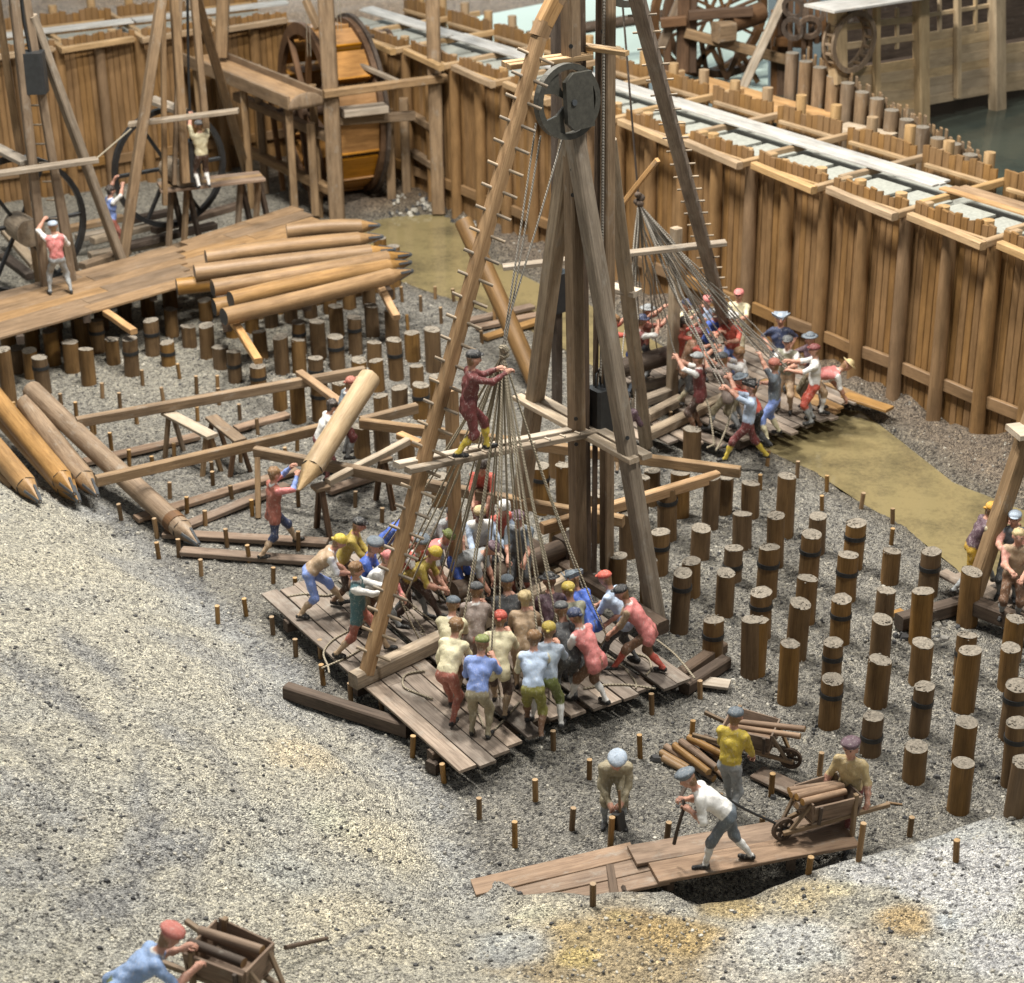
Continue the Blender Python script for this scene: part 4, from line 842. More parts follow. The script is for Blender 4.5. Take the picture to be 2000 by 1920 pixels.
def person(key, label, hx, hy, z0, face, shirt, trs, stock='cream', hat=('cap', 'grey'), lean=22, hands='pull', legs='stride', sleeve=None, fore='skin', skin='skin', crouch=.05, coat=0.0, group=None, vox=.03, shoe='black', headpitch=0, bare=False):
    L = R(lean); sL, cL = math.sin(L), math.cos(L); k = 1.0
    hip = V((0, -.24 * sL, .90 - crouch)); tor = V((0, sL, cL)); chest = hip + tor * .43; sh = hip + tor * .50; neck = hip + tor * .56
    hd = (tor * .6 + V((0, .25 * sL, 1)) * .6).normalized(); hp = R(headpitch); head = neck + (hd * .20) + V((0, .03, 0))
    hl, hr = HANDS[hands] if isinstance(hands, str) else hands
    fl, fr = LEGS[legs] if isinstance(legs, str) else legs
    bones = []; C = PAL; sl = sleeve or shirt
    def bone(a, b, r0, r1, c): bones.append((np.array(a), np.array(b), r0, r1, c))
    bone(hip + V((-.07, 0, 0)), hip + V((.07, 0, 0)), .108, .108, trs)
    bone(hip + tor * .14 + V((-.03, 0, 0)), hip + tor * .30 + V((-.05, 0, 0)), .112, .118, shirt); bone(hip + tor * .14 + V((.03, 0, 0)), hip + tor * .30 + V((.05, 0, 0)), .112, .118, shirt)
    bone(hip + tor * .10 + V((-.05, 0, 0)), hip + tor * .10 + V((.05, 0, 0)), .116, .116, shirt)
    bone(chest + V((-.085, 0, 0)) - tor * .06, chest + V((.085, 0, 0)) - tor * .06, .114, .114, shirt)
    bone(sh + V((-.155, 0, 0)) - tor * .01, sh + V((.155, 0, 0)) - tor * .01, .082, .082, shirt)
    if coat > 0: bone(hip + V((-.075, -.01, .0)), hip + V((-.10, -.03, -coat)), .114, .105, shirt); bone(hip + V((.075, -.01, .0)), hip + V((.10, -.03, -coat)), .114, .105, shirt)
    bone(sh + tor * .03, neck + hd * .10, .062, .056, skin)
    bone(neck - tor * .035 + V((-.02, 0, 0)), neck - tor * .035 + V((.02, 0, 0)), .074, .074, 'white' if sl == 'white' or coat > .1 else shirt)
    face_f = V((0, math.cos(L * .5 + hp), -math.sin(L * .5 + hp))); upv = V((0, math.sin(L * .5 + hp), math.cos(L * .5 + hp)))
    bone(head + upv * .02, head + upv * .035 - face_f * .015, .096, .096, skin); bone(head - upv * .055 + face_f * .03, head - upv * .065 + face_f * .027, .060, .054, skin)
    bone(head + face_f * .094 - upv * .0, head + face_f * .112 - upv * .032, .013, .021, skin)
    bone(head - face_f * .035 - upv * .01, head - face_f * .05 - upv * .06, .088, .062, 'hair' if hat[0] != 'hair' else hat[1])
    for s in (-1, 1): bone(head + V((s * .093, 0, 0)) - face_f * .01, head + V((s * .097, 0, 0)) - upv * .028, .02, .016, skin)
    wr = []
    for s, tgt in ((-1, hl), (1, hr)):
        a = sh + V((s * .185, 0, -.01)); el, h = ik(a, tgt, .285, .275, (s * .55, -.5, -.75))
        bone(a, el, .066, .054, sl); m = el.lerp(h, .45); bone(el, m, .054, .047, sl if fore == 'sleeve' else fore); bone(m, h, .046, .034, fore if fore != 'sleeve' else sl)
        hdv = (h - el).normalized(); bone(h, h + hdv * .06, .038, .042, skin); wr.append((h, hdv, s))
    for s, f in ((-1, fl), (1, fr)):
        a = hip + V((s * .085, 0, -.03)); an = V((f[0], f[1], .09 if f[1] > -.2 else .12)); kn, an2 = ik(a, an, .42, .405, (s * .15, 1, .1))
        bone(a, kn, .094, .07, trs); bone(kn, kn + (an2 - kn) * .12, .080, .074, trs); bone(kn + (an2 - kn) * .16, kn + (an2 - kn) * .42, .056, .058, stock); bone(kn + (an2 - kn) * .42, an2, .057, .037, stock)
        if shoe: bone(an2 + V((0, -.03, -.035)), an2 + V((s * .03, .15, -.05)), .043, .04, shoe)
    pts = np.array([q for b in bones for q in (b[0], b[1])]); lo = pts.min(0) - .2; hi = pts.max(0) + .2
    ax = [np.arange(lo[i], hi[i], vox) for i in range(3)]; X, Y, Z = np.meshgrid(*ax, indexing='ij'); P = np.stack([X, Y, Z], -1).astype(np.float32)
    Dm = None; kk = .035
    for a, b, r0, r1, c in bones:
        ab = (b - a); l2 = max(ab @ ab, 1e-8); t = np.clip(((P - a.astype(np.float32)) @ ab.astype(np.float32)) / l2, 0, 1)
        d = np.sqrt(((P - a.astype(np.float32) - t[..., None] * ab.astype(np.float32)) ** 2).sum(-1)) - (r0 + (r1 - r0) * t)
        if Dm is None: Dm = d
        else: hh = np.clip(.5 + .5 * (d - Dm) / kk, 0, 1); Dm = d + (Dm - d) * hh - kk * hh * (1 - hh)
    ph = rng.uniform(0, 6, 6); Dm = Dm + .0075 * (np.sin(X * 31 + ph[0] + 3 * np.sin(Z * 17 + ph[3])) * np.sin(Y * 29 + ph[1]) + .7 * np.sin(Z * 23 + ph[2] + 2 * np.sin(X * 21 + ph[4]))).astype(np.float32) * (Z < head.z - .17)
    v, f = snet(Dm, lo, vox)
    bd = np.empty((len(bones), len(v)))
    for i, (a, b, r0, r1, c) in enumerate(bones):
        ab = b - a; t = np.clip(((v - a) @ ab) / max(ab @ ab, 1e-8), 0, 1); bd[i] = np.linalg.norm(v - a - t[:, None] * ab, axis=1) - (r0 + (r1 - r0) * t)
    cols = np.array([C[b[4]] for b in bones])[bd.argmin(0)]
    vs = v.tolist(); fs = f.tolist(); cl = cols.tolist()
    # five fingers on each hand, curled as if closing on a rope
    sub = MB()
    for h, hdv, s in wr:
        q = h + hdv * .075; pl = hdv.cross(V((0, 0, 1))); pl = pl.normalized() if pl.length > .1 else V((1, 0, 0)); dn = pl.cross(hdv).normalized()
        if dn.z > 0: dn = -dn
        for i, (w_, ln) in enumerate(((-.030, .055), (-.011, .068), (.009, .066), (.028, .052))):
            a = q + pl * w_; sub.tube([a - hdv * .01, a + hdv * ln * .45 + dn * .006, a + hdv * ln * .7 + dn * .034, a + hdv * ln * .45 + dn * .06], .0125, 5, taper=.75)
        th_ = h + hdv * .03 - pl * s * .035; sub.tube([th_, th_ - pl * s * .03 + hdv * .03 + dn * .01, th_ - pl * s * .02 + hdv * .065 + dn * .03], .014, 5, taper=.75)
    o = len(vs); vs += sub.v; fs += [tuple(i + o for i in q) for q in sub.f]; cl += [C[skin]] * len(sub.v)
    fac = MB()
    for s in (-1, 1): fac.ell(head + V((s * .036, 0, 0)) + face_f * .090 + upv * .02, .013, .011, .011, None, 6, 4)
    o = len(vs); vs += fac.v; fs += [tuple(i + o for i in q) for q in fac.f]; cl += [C['dhair']] * len(fac.v)
    fac = MB(); fac.ell(head + face_f * .086 - upv * .052, .03, .012, .009, None, 6, 4); o = len(vs); vs += fac.v; fs += [tuple(i + o for i in q) for q in fac.f]; cl += [C['rust']] * len(fac.v)
    fa = -R(face); Rz = Matrix.Rotation(fa, 3, 'Z'); hw = Rz @ head
    sc = 1.0
    base = g(hx, hy, z0 + head.z * .965) - V((hw.x, hw.y, head.z)) * .965; base.z = z0
    me = bpy.data.meshes.new('body'); me.from_pydata(vs, [], fs); me.polygons.foreach_set('use_smooth', np.ones(len(fs), bool))
    ca = me.attributes.new('col', 'FLOAT_COLOR', 'POINT'); ca.data.foreach_set('color', np.array([(*c, 1) for c in cl], np.float32).ravel()); me.materials.append(M['paint']); me.update()
    root = thing('person', label, 'person', base, group); root.rotation_euler = (0, 0, fa); root.scale = (.965,) * 3
    link('body', me, root)
    # headgear or hair
    HS = .93; hb = MB(); kind, hc = hat; Mh = Matrix((V((1, 0, 0)), face_f, upv)).transposed(); top = head + upv * .075
    if kind == 'beret': hb.ell(top + upv * .02 - face_f * .01, .155, .165, .065, Matrix.Rotation(R(8), 3, 'Y') @ Mh, 14, 8, .04); hb.band(top - upv * .01, upv, .10, .116, .05, 14)
    elif kind == 'cap': hb.ell(head + upv * .05 - face_f * .012, .126, .134, .085, Mh, 12, 7, .05, zmin=-.25); hb.ell(top + face_f * .10 - upv * .02, .085, .07, .012, Mh, 10, 4)
    elif kind == 'bandana': hb.ell(head + upv * .035 - face_f * .01, .122, .13, .105, Mh, 12, 7, .04, zmin=-.3); hb.ell(head - face_f * .13 + upv * .0, .04, .05, .03, Mh, 8, 5, .2)
    elif kind == 'hat': hb.ell(head + upv * .06, .11, .115, .10, Mh, 12, 6, .03, zmin=-.1); hb.ell(head + upv * .06, .19, .20, .018, Mh, 16, 4, .05)
    elif kind == 'tricorne':
        hb.ell(head + upv * .06, .11, .115, .09, Mh, 12, 6, .03, zmin=-.1)
        for a in (90, 210, 330): w = R(a); d_ = V((1, 0, 0)) * math.cos(w + math.pi / 3) + face_f * math.sin(w + math.pi / 3); e_ = V((1, 0, 0)) * -math.sin(w + math.pi / 3) + face_f * math.cos(w + math.pi / 3); hb.beam(head + upv * .085 + d_ * .13 - e_ * .16, head + upv * .085 + d_ * .13 + e_ * .16, .02, .09, up=tuple(upv + d_ * .4))
    else: hb.ell(head + upv * .03 - face_f * .025, .125, .125, .105, Mh, 14, 8, .12, zmin=-.55)
    hb.v = [tuple(head + (V(q) - head) * HS + upv * .015) for q in hb.v]
    hm = hb.mesh('headgear', 'paint'); c4 = np.tile(np.array([*C[hc], 1], np.float32), len(hm.vertices)); hm.attributes.new('col', 'FLOAT_COLOR', 'POINT').data.foreach_set('color', c4)
    link('hair' if kind == 'hair' else 'headgear', hm, root)
    W = lambda p: base + Rz @ (V(p) * .965)
    PEOPLE[key] = [W(h + hv * .08) for h, hv, s in wr]
    return root
GC = 'crowd pulling ropes on the front platform'
zz = ZD
person('F1', 'man in pale yellow shirt and rust breeches with curly brown hair', 892, 1222, zz, 22, 'cream', 'rust', 'rust', ('hair', 'hair'), 36, 'low', 'stride', group=GC)
person('F2', 'man in bright blue shirt and grey trousers with green cap', 942, 1256, zz, 14, 'blue', 'khaki', 'khaki', ('cap', 'green'), 30, 'pull', 'stand', group=GC)
person('F3', 'man in long pale yellow shirt behind the curly haired man', 885, 1180, zz, 10, 'cream', 'brown', 'tan', ('cap', 'slate'), 36, 'low', 'stride', coat=.12, fore='rust', group=GC)
person('F4', 'man in brown grey coat with dark cap over white band', 930, 1152, zz, 5, 'coat', 'rust', 'rust', ('cap', 'dgrey'), 26, 'pull', 'stand', coat=.2, fore='sleeve', group=GC)
person('F5', 'man in cream coat with red cap and dark breeches', 977, 1208, zz, 8, 'cream', 'dbrown', 'tan', ('bandana', 'red'), 28, 'pull', 'stride', coat=.1, fore='sleeve', group=GC)
person('F6', 'broad blond man in tan shirt with one white sleeve', 1026, 1168, zz, 6, 'tan', 'tan', 'tan', ('hair', 'straw'), 24, 'pull', 'stand', coat=.1, group=GC)
person('F7', 'man in dark grey coat and grey cap beside the windlass', 990, 1138, zz, 0, 'dgrey', 'dgrey', 'grey', ('cap', 'slate'), 24, 'pull', 'stand', coat=.1, fore='sleeve', group=GC)
person('F8', 'man in white and blue waistcoat with olive yellow breeches', 1043, 1246, zz, 4, 'lblue', 'olive', 'brown', ('hair', 'hair'), 30, 'pull', 'stride', sleeve='cream', group=GC)
person('F9', 'man in blue grey shirt and green breeches with yellow cap', 1072, 1230, zz, 8, 'bgrey', 'green', 'white', ('bandana', 'mustard'), 26, 'pull', 'wide', group=GC)
person('F10', 'man in pink coat and brown breeches with navy cap', 1122, 1203, zz, -52, 'pink', 'brown', 'white', ('bandana', 'navy'), 34, 'low', 'stride', sleeve='white', coat=.08, group=GC)
person('F11', 'man in red coat and red stockings with black cap', 1213, 1158, zz, -74, 'pink', 'brown', 'red', ('cap', 'black'), 38, 'low', 'lunge', sleeve='tan', coat=.12, group=GC)
person('F12', 'man in white and blue shirt with red cap bending beside the right brace', 1181, 1130, zz, -60, 'lblue', 'dgrey', 'dgrey', ('cap', 'red'), 34, 'low', 'stride', coat=.05, group=GC)
person('F13', 'man in royal blue coat with dark blue hat', 1118, 1132, zz, -40, 'royal', 'dgrey', 'grey', ('tricorne', 'slate'), 38, 'low', 'stand', coat=.06, group=GC)
person('F14', 'man in speckled olive knit coat with yellow neck scarf', 1110, 1152, zz, -20, 'knit', 'dgrey', 'dgrey', ('bandana', 'mustard'), 30, 'pull', 'stand', coat=.1, group=GC)
person('F15', 'man in plum coat with black hat near the mast', 1073, 1135, zz, -10, 'plum', 'dgrey', 'grey', ('hat', 'black'), 28, 'pull', 'stand', coat=.1, group=GC)
person('F16', 'man all in grey standing between plum and pink coats', 1096, 1190, zz, -20, 'dgrey', 'dgrey', 'grey', ('cap', 'dgrey'), 30, 'low', 'stand', group=GC)
person('L1', 'man in brown vest and blue trousers with yellow cap, leftmost on the platform', 664, 1058, zz, 84, 'tan', 'blue', 'tan', ('bandana', 'yellow'), 50, 'low', 'lunge', sleeve='white', group=GC)
person('L2', 'man in yellow coat with black cap behind the leftmost man', 702, 1025, zz, 95, 'mustard', 'dbrown', 'brown', ('cap', 'black'), 28, 'low', 'stride', fore='sleeve', coat=.06, group=GC)
person('L3', 'man in blue shirt with grey beret on the left side', 732, 1068, zz, 100, 'royal', 'brown', 'tan', ('beret', 'slate'), 28, 'low', 'stand', fore='sleeve', group=GC)
person('L4', 'man in teal vest and white sleeves with red breeches leaning back', 697, 1112, zz, 94, 'teal', 'rust', 'tan', ('hair', 'hair'), -2, 'fwd', 'lunge', sleeve='white', fore='sleeve', coat=.12, group=GC)
person('L5', 'man in white shirt with pink cap behind the ladder leg', 760, 1090, zz, 110, 'white', 'khaki', 'grey', ('bandana', 'pink'), 36, 'low', 'lunge', fore='pink', group=GC)
person('L6', 'man in mustard shirt with yellow cap pulling with long arms', 850, 1082, zz, 112, 'mustard', 'dbrown', 'dbrown', ('bandana', 'yellow'), 48, 'low', 'lunge', group=GC)
person('L7', 'man in dark vest with grey blue beret behind the mustard shirt', 823, 1062, zz, 118, 'red', 'dgrey', 'grey', ('beret', 'slate'), 34, 'low', 'stride', sleeve='white', group=GC)
person('L8', 'man in red shirt with green cap stooping by the stay post', 878, 1048, zz, 120, 'pink', 'brown', 'grey', ('bandana', 'green'), 55, 'down', 'stride', sleeve='white', group=GC)
person('L9', 'man in royal blue shirt and ochre trousers bending behind the ladder leg', 800, 1005, zz, 98, 'royal', 'ochre', 'tan', ('hair', 'dhair'), 45, 'low', 'stride', group=GC)
person('L10', 'man in grey coat and white shirt at the back left', 884, 1003, zz, 150, 'grey', 'dgrey', 'grey', ('cap', 'dgrey'), 40, 'low', 'stand', group=GC)
person('L11', 'dark faced man in white waistcoat with blue sleeves and tan hat', 937, 1003, zz, 172, 'white', 'brown', 'grey', ('bandana', 'straw'), 22, 'low', 'stand', sleeve='lblue', fore='sleeve', skin='dskin', coat=.06, group=GC)
person('L12', 'white haired man in red jacket at the back of the crowd', 985, 992, zz, 150, 'red', 'dgrey', 'grey', ('hair', 'white'), 30, 'low', 'stand', sleeve='lblue', fore='sleeve', group=GC)
person('L13', 'man in dark grey coat with plum hat at the back', 1012, 1012, zz, 190, 'slate', 'dgrey', 'rust', ('cap', 'plum'), 18, 'low', 'stand', coat=.15, group=GC)
person('L14', 'stooping man in grey striped shirt by the windlass drum', 962, 1072, zz, 110, 'grey', 'royal', 'tan', ('cap', 'plum'), 72, 'down', 'stride', group=GC)
cl = la.lerp(up(mL, la.z), .28)
person('C1', 'man in maroon coat and dark cap balancing on the arm of the front rig', 926, 700, zA, 76, 'maroon', 'maroon', 'yellow', ('cap', 'black'), 6, ((-.2, .5, 1.3), (.15, .55, 1.38)), 'stride', fore='sleeve', coat=.1, vox=.026)
person('M0', 'red figure crouched behind the arm of the front rig', 940, 912, .1, 190, 'red', 'rust', 'tan', ('hair', 'dhair'), 30, 'low', 'stand')
person('M1', 'man in red coat and navy breeches holding up the log tip', 537, 925, .08, 62, 'rust', 'navy', 'tan', ('hair', 'hair'), 4, ((-.1, .42, 1.62), (.16, .42, 1.55)), 'lunge', sleeve='pink', fore='blue', coat=.12, vox=.026)
person('M2', 'man with red head and blue vest reaching over the lifted log', 686, 748, .5, 70, 'slate', 'maroon', 'grey', ('bandana', 'rust'), 20, ((-.1, .42, 1.66), (.16, .45, 1.6)), 'stand', sleeve='white')
person('M3', 'dark haired man in pale shirt half hidden by the lifted log', 650, 792, .25, 75, 'white', 'maroon', 'maroon', ('hair', 'dhair'), 24, ((-.1, .42, 1.5), (.16, .45, 1.5)), 'stand')
# bottom right group
person('B1', 'walking man in white shirt and blue breeches with grey beret', 1342, 1522, .36, -84, 'white', 'slate', 'white', ('beret', 'slate'), 52, ((-.1, .35, .98), (.1, .42, 1.0)), ((-.10, .10), (.12, -.52)), group=None, vox=.024, crouch=.02)
person('B2', 'stooping brown man with light blue beret driving a stake', 1205, 1488, .0, 178, 'khaki', 'khaki', 'grey', ('beret', 'bgrey'), 52, ((-.06, .46, .72), (.1, .46, .70)), 'stand', fore='sleeve', vox=.024, skin='skin')
person('B3', 'man in yellow shirt and grey trousers with grey green cap', 1437, 1398, .02, 28, 'yellow', 'grey', 'grey', ('cap', 'slate'), 10, ((-.2, .42, .74), (.2, .42, .74)), 'stride', fore='sleeve', vox=.024, crouch=.02)
person('B4', 'man in yellow vest and red breeches with maroon beret', 1661, 1462, .0, -150, 'straw', 'maroon', 'white', ('beret', 'plum'), 10, ((-.36, .22, .72), (.36, .22, .72)), 'stride', sleeve='straw', vox=.024)
pB = gh(270, 1925)
person('B5', 'man in light blue smock with red beret pushing a barrow uphill', 332, 1832, th(gh(300, 1900).x, gh(300, 1900).y), 68, 'smock', 'green', 'grey', ('beret', 'pinkred'), 60, ((-.2, .62, .95), (.22, .62, .98)), 'lunge', sleeve='smock', coat=.14, vox=.022)
# left rigs
person('D1', 'man in red vest and grey trousers reaching up at the left treadwheel', 103, 442, 1.31, 340, 'pink', 'grey', 'grey', ('cap', 'bgrey'), 4, ((-.16, .3, 1.7), (.16, .3, 1.3)), 'wide', sleeve='white', vox=.034)
person('D2', 'small man in blue and white reaching up beside the middle treadwheel', 217, 372, .9, 60, 'blue', 'rust', 'red', ('hair', 'dhair'), 4, 'up', 'stand', sleeve='white', vox=.034)
person('D3', 'man in white shirt and dark breeches standing on the trestle table', 388, 245, 2.3, 330, 'cream', 'dbrown', 'white', ('cap', 'dgrey'), 0, 'up', 'stand', vox=.034)
# second platform
G2 = 'crew pulling ropes on the second platform'
z2 = Z2 + .04
for a in (('S1', 'man in white shirt and red breeches with maroon cap', 1590, 684, -84, 'white', 'red', 'grey', ('cap', 'maroon'), 2, 'fwd', 'stand', 'white'), ('S2', 'man in pink vest and tan trousers bending down with straw hat', 1655, 714, 86, 'pink', 'tan', 'white', ('hat', 'straw'), 85, 'down', 'stand', 'white'),
          ('S3', 'man in navy coat and white cravat with blue three cornered hat', 1525, 624, 185, 'navy', 'grey', 'white', ('tricorne', 'bgrey'), 0, 'akimbo', 'stand', None), ('S4', 'man in grey vest with white and black cap', 1538, 668, 200, 'knit', 'tan', 'tan', ('cap', 'dgrey'), 8, 'fwd', 'stand', 'white'),
          ('S5', 'man in brown coat with grey hat by the wall', 1582, 662, 250, 'plum', 'khaki', 'grey', ('hat', 'slate'), 5, 'fwd', 'stand', None), ('S6', 'man in dark green vest and blue trousers with brown red cap', 1511, 712, -70, 'slate', 'blue', 'cream', ('bandana', 'rust'), 2, 'oneup', 'wide', None),
          ('S7', 'man in light blue shirt and maroon breeches with yellow stockings', 1468, 757, -80, 'lblue', 'maroon', 'yellow', ('tricorne', 'black'), -6, 'high', 'lunge', None), ('S8', 'man in red shirt and black breeches with grey hat', 1446, 742, -80, 'red', 'black', 'dgrey', ('hat', 'slate'), 30, 'high', 'lunge', None),
          ('S9', 'man in maroon coat with grey cap reaching far up', 1362, 700, -70, 'maroon', 'dbrown', 'brown', ('cap', 'grey'), 4, 'high', 'stand', 'white'), ('S10', 'bare armed man in white shirt pulling with both arms', 1442, 690, -72, 'white', 'khaki', 'grey', ('hair', 'hair'), 10, 'high', 'stand', None),
          ('S11', 'man in maroon vest with navy hat left of the rear brace', 1254, 627, 60, 'maroon', 'royal', 'lblue', ('hat', 'navy'), 16, 'high', 'stride', 'white'), ('S12', 'man in brown vest with grey hat near the ditch', 1265, 607, 80, 'rust', 'dgrey', 'grey', ('hat', 'grey'), 4, 'high', 'stand', None),
          ('S13', 'man with red arms and grey blue breeches behind the right mast', 1202, 626, 70, 'red', 'slate', 'grey', ('hair', 'hair'), 8, 'high', 'stride', None), ('S14', 'man in crimson coat beside the stay post', 1338, 630, 100, 'red', 'black', 'grey', ('hair', 'dhair'), 10, 'high', 'stand', None),
          ('S15', 'man in white shirt with navy cap behind the ropes', 1342, 596, 140, 'cream', 'khaki', 'grey', ('cap', 'navy'), 12, 'high', 'stand', None), ('S16', 'man in white and blue farthest along the wall', 1382, 588, 170, 'lblue', 'navy', 'grey', ('bandana', 'pink'), 8, 'fwd', 'stand', None),
          ('S17', 'man in beige shirt with pink cap against the wall', 1443, 576, 200, 'cream', 'khaki', 'grey', ('cap', 'pink'), 4, 'fwd', 'stand', None), ('S18', 'man in red shirt with white hat and blue breeches', 1428, 620, 210, 'red', 'blue', 'grey', ('hat', 'white'), 10, 'fwd', 'stand', None),
          ('S19', 'man in brown coat with red sleeve stretched out', 1362, 652, 80, 'brown', 'dgrey', 'khaki', ('bandana', 'maroon'), 20, 'fwd', 'stride', 'red'), ('S20', 'man in plum coat with black cap raising an arm behind the front brace', 1221, 778, 10, 'plum', 'brown', 'tan', ('cap', 'black'), 2, 'oneup', 'stand', None),
          ('S21', 'man in blue shirt with grey cap stooping behind the row', 1400, 612, 150, 'royal', 'dgrey', 'grey', ('cap', 'grey'), 20, 'fwd', 'stand', None), ('S22', 'man in grey coat in the middle of the second crew', 1410, 700, -60, 'coat', 'khaki', 'grey', ('cap', 'dgrey'), 12, 'high', 'stride', None)):
    k, lb, hx, hy, fc, shc_, tr, stc, ht, ln, hn, lg, slv = a
    person(k, lb, hx, hy, z2, fc, shc_, tr, stc, ht, ln, hn, lg, sleeve=slv, group=G2, vox=.034, coat=.08 if 'coat' in lb else 0)
for k, lb, hx, hy, fc, shc_, tr, ht, ln, hn in (('E1', 'man in plum vest and gold breeches with yellow cap at the right edge leg', 1938, 995, 88, 'plum', 'gold', ('bandana', 'orange'), 22, 'fwd'), ('E2', 'man in dark shirt with pale arms behind the right edge leg', 1982, 1012, 200, 'slate', 'dgrey', ('cap', 'bgrey'), 10, 'pull'), ('E3', 'man with straw hair and tan vest cut off by the right edge', 1990, 1048, 190, 'tan', 'brown', ('hair', 'straw'), 6, 'pull')):
    person(k, lb, hx, hy, .36, fc, shc_, tr, 'grey', ht, ln, hn, 'lunge' if k == 'E1' else 'stand', sleeve='cream' if k == 'E1' else 'pskin', group='crew at the right edge platform', vox=.03)

# ------------------------------------------------------------------ ropes
def sag(a, b, s, n=10, wig=0.0):
    a = V(a); b = V(b); return [a.lerp(b, i / n) - V((0, 0, math.sin(math.pi * i / n) * s)) + V((rnd(-wig, wig), rnd(-wig, wig), 0)) * math.sin(math.pi * i / n) for i in range(n + 1)]
kn = g(982, 690, 4.75); kn = at_y(982, 692, 26.9)
ro = thing('pulling_rope', 'thick hemp rope fanning out from its knot to the hands of the front crowd', 'rope', kn)
fxo = fx * .56
for a_, q in (((1047, 240), (0, 0, .1)), ((1056, 265), (.03, .02, .1)), ((1098, 272), (.03, 0, .35))): part('main_rope', MB().tube(sag(at_y(*a_, shc.y), kn + V(q), .03, 8), .015, 6), 'rope_grey', ro)
kb = MB()
for i in range(7): kb.ell(kn + V((rnd(-.06, .06), rnd(-.06, .06), rnd(-.06, .12))), rnd(.05, .08), rnd(.05, .08), rnd(.04, .07), None, 9, 6, .12)
part('knot', kb, 'rope', ro)
tails = MB()
for key, hs in PEOPLE.items():
    if key[0] not in 'FL' : continue
    h = hs[1] if rnd(0, 1) < .6 else hs[0]; dirv = (h - kn).normalized()
    path = sag(kn + V((dirv.x * .06, dirv.y * .06, -.05)), h, rnd(.06, .22), 12)
    fl = V((h.x + rnd(-.25, .25), h.y + rnd(-.3, .2), ZD + .03)); fl = fl.lerp(V((.2, 26.9, fl.z)), .22); path += [h.lerp(fl, .35) + V((0, 0, -.03)), h.lerp(fl, .75), fl]
    ang = rnd(0, 6.28); rr = rnd(.12, .3)
    for i in range(1, 9): ang += .55; path.append(fl + V((math.cos(ang) * rr * i / 10, math.sin(ang) * rr * i / 10, 0)))
    part('rope_tail', MB().tube(path, .0145, 6), 'rope', ro)
for k, pts in enumerate((((562, 1165), (600, 1160), (640, 1163), (668, 1150)), ((695, 1225), (650, 1250), (632, 1275), (640, 1300), (643, 1315)), ((710, 1265), (675, 1285), (640, 1300), (628, 1305)), ((830, 1310), (792, 1318), (788, 1340), (810, 1352), (845, 1365)), ((1185, 1280), (1215, 1300), (1240, 1330), (1242, 1345)), ((1283, 1250), (1320, 1280), (1357, 1325)), ((1140, 1345), (1180, 1338), (1230, 1338), (1280, 1345)), ((1235, 1275), (1265, 1285), (1272, 1305), (1262, 1318)), ((1015, 1370), (990, 1400), (965, 1425)), ((905, 1360), (930, 1385), (945, 1420)))):
    w = [g(px, py, ZD + .045) for px, py in pts]; path = []
    for i in range(len(w) - 1):
        p0, p1_, p2_, p3 = w[max(i - 1, 0)], w[i], w[i + 1], w[min(i + 2, len(w) - 1)]
        for t_ in np.linspace(0, 1, 6)[:-1]: path.append(.5 * ((2 * p1_) + (p2_ - p0) * t_ + (2 * p0 - 5 * p1_ + 4 * p2_ - p3) * t_ ** 2 + (3 * p1_ - p0 - 3 * p2_ + p3) * t_ ** 3))
    path.append(w[-1]); solo('loose_rope', MB().tube(path, .017, 6), 'rope', ('loose rope end lying left on the platform corner behind the leftmost man', 'slack rope looping over the left platform edge by the teal vest', 'slack rope ending at the left platform edge below the ladder foot', 'round rope loop left of the curly haired man', 'slack rope on the boards under the pink coat', 'taut rope end running to the right platform corner', 'straight rope lying across the right boards', 'small rope loop at the feet of the red coat', 'rope end between the blue and white backs', 'rope curl beside the green cap man')[k], 'rope', 'rope ends on the platform boards')
kn2 = at_y(1247, 388, 35.2)
ro2 = thing('pulling_rope', 'grey rope fanning out from its knot to the second crew', 'rope', kn2)
part('main_rope', MB().tube([at_y(1212, -40, 35.6), kn2], .02, 6), 'bark', ro2)
kb = MB()
for i in range(5): kb.ell(kn2 + V((rnd(-.06, .06), rnd(-.06, .06), rnd(-.12, .08))), .07, .07, .07, None, 8, 5, .12)
part('knot', kb, 'bark', ro2)
for key, hs in PEOPLE.items():
    if key[0] != 'S' or key in ('S2', 'S3'): continue
    for h in hs[:2] if int(key[1:]) % 3 else hs[:1]: part('rope_tail', MB().tube(sag(kn2 - V((0, 0, .08)), h, rnd(.0, .2), 10, .05), .014, 5), 'rope_grey', ro2)
for px, py in ((1222, 640), (1232, 660), (1248, 690), (1262, 672), (1285, 690), (1300, 640), (1240, 610)): part('rope_tail', MB().tube(sag(kn2 - V((0, 0, .08)), g(px, py, 1.0), .1, 8, .05), .013, 5), 'rope_grey', ro2)
solo('loose_rope', MB().tube(sag(g(1368, 775, .9), g(1395, 868, .4), -.35, 10) + [g(1380, 875, .36)], .022, 6), 'rope', 'pale rope hanging from the maroon coat of the second crew', 'rope', 'rope ends of the second crew'); solo('loose_rope', MB().tube(sag(g(1432, 792, .9), g(1398, 880, .36), .12, 10), .022, 6), 'rope', 'pale rope hanging from the light blue shirt of the second crew', 'rope', 'rope ends of the second crew')
# mallet of the stooping man and tow rope of the walking man
hb = PEOPLE['B2'][0]; mb = MB(); root = thing('mallet', 'dark mallet held by the stooping brown man', 'mallet', hb)
part('head', MB().beam(hb + V((-.02, -.08, -.02)), hb + V((.02, -.12, -.26)), .15, .13), 'iron', root); part('handle', MB().cyl(hb + V((0, -.02, .3)), hb + V((.02, -.12, -.2)), .02, .02, 7), 'pile', root)
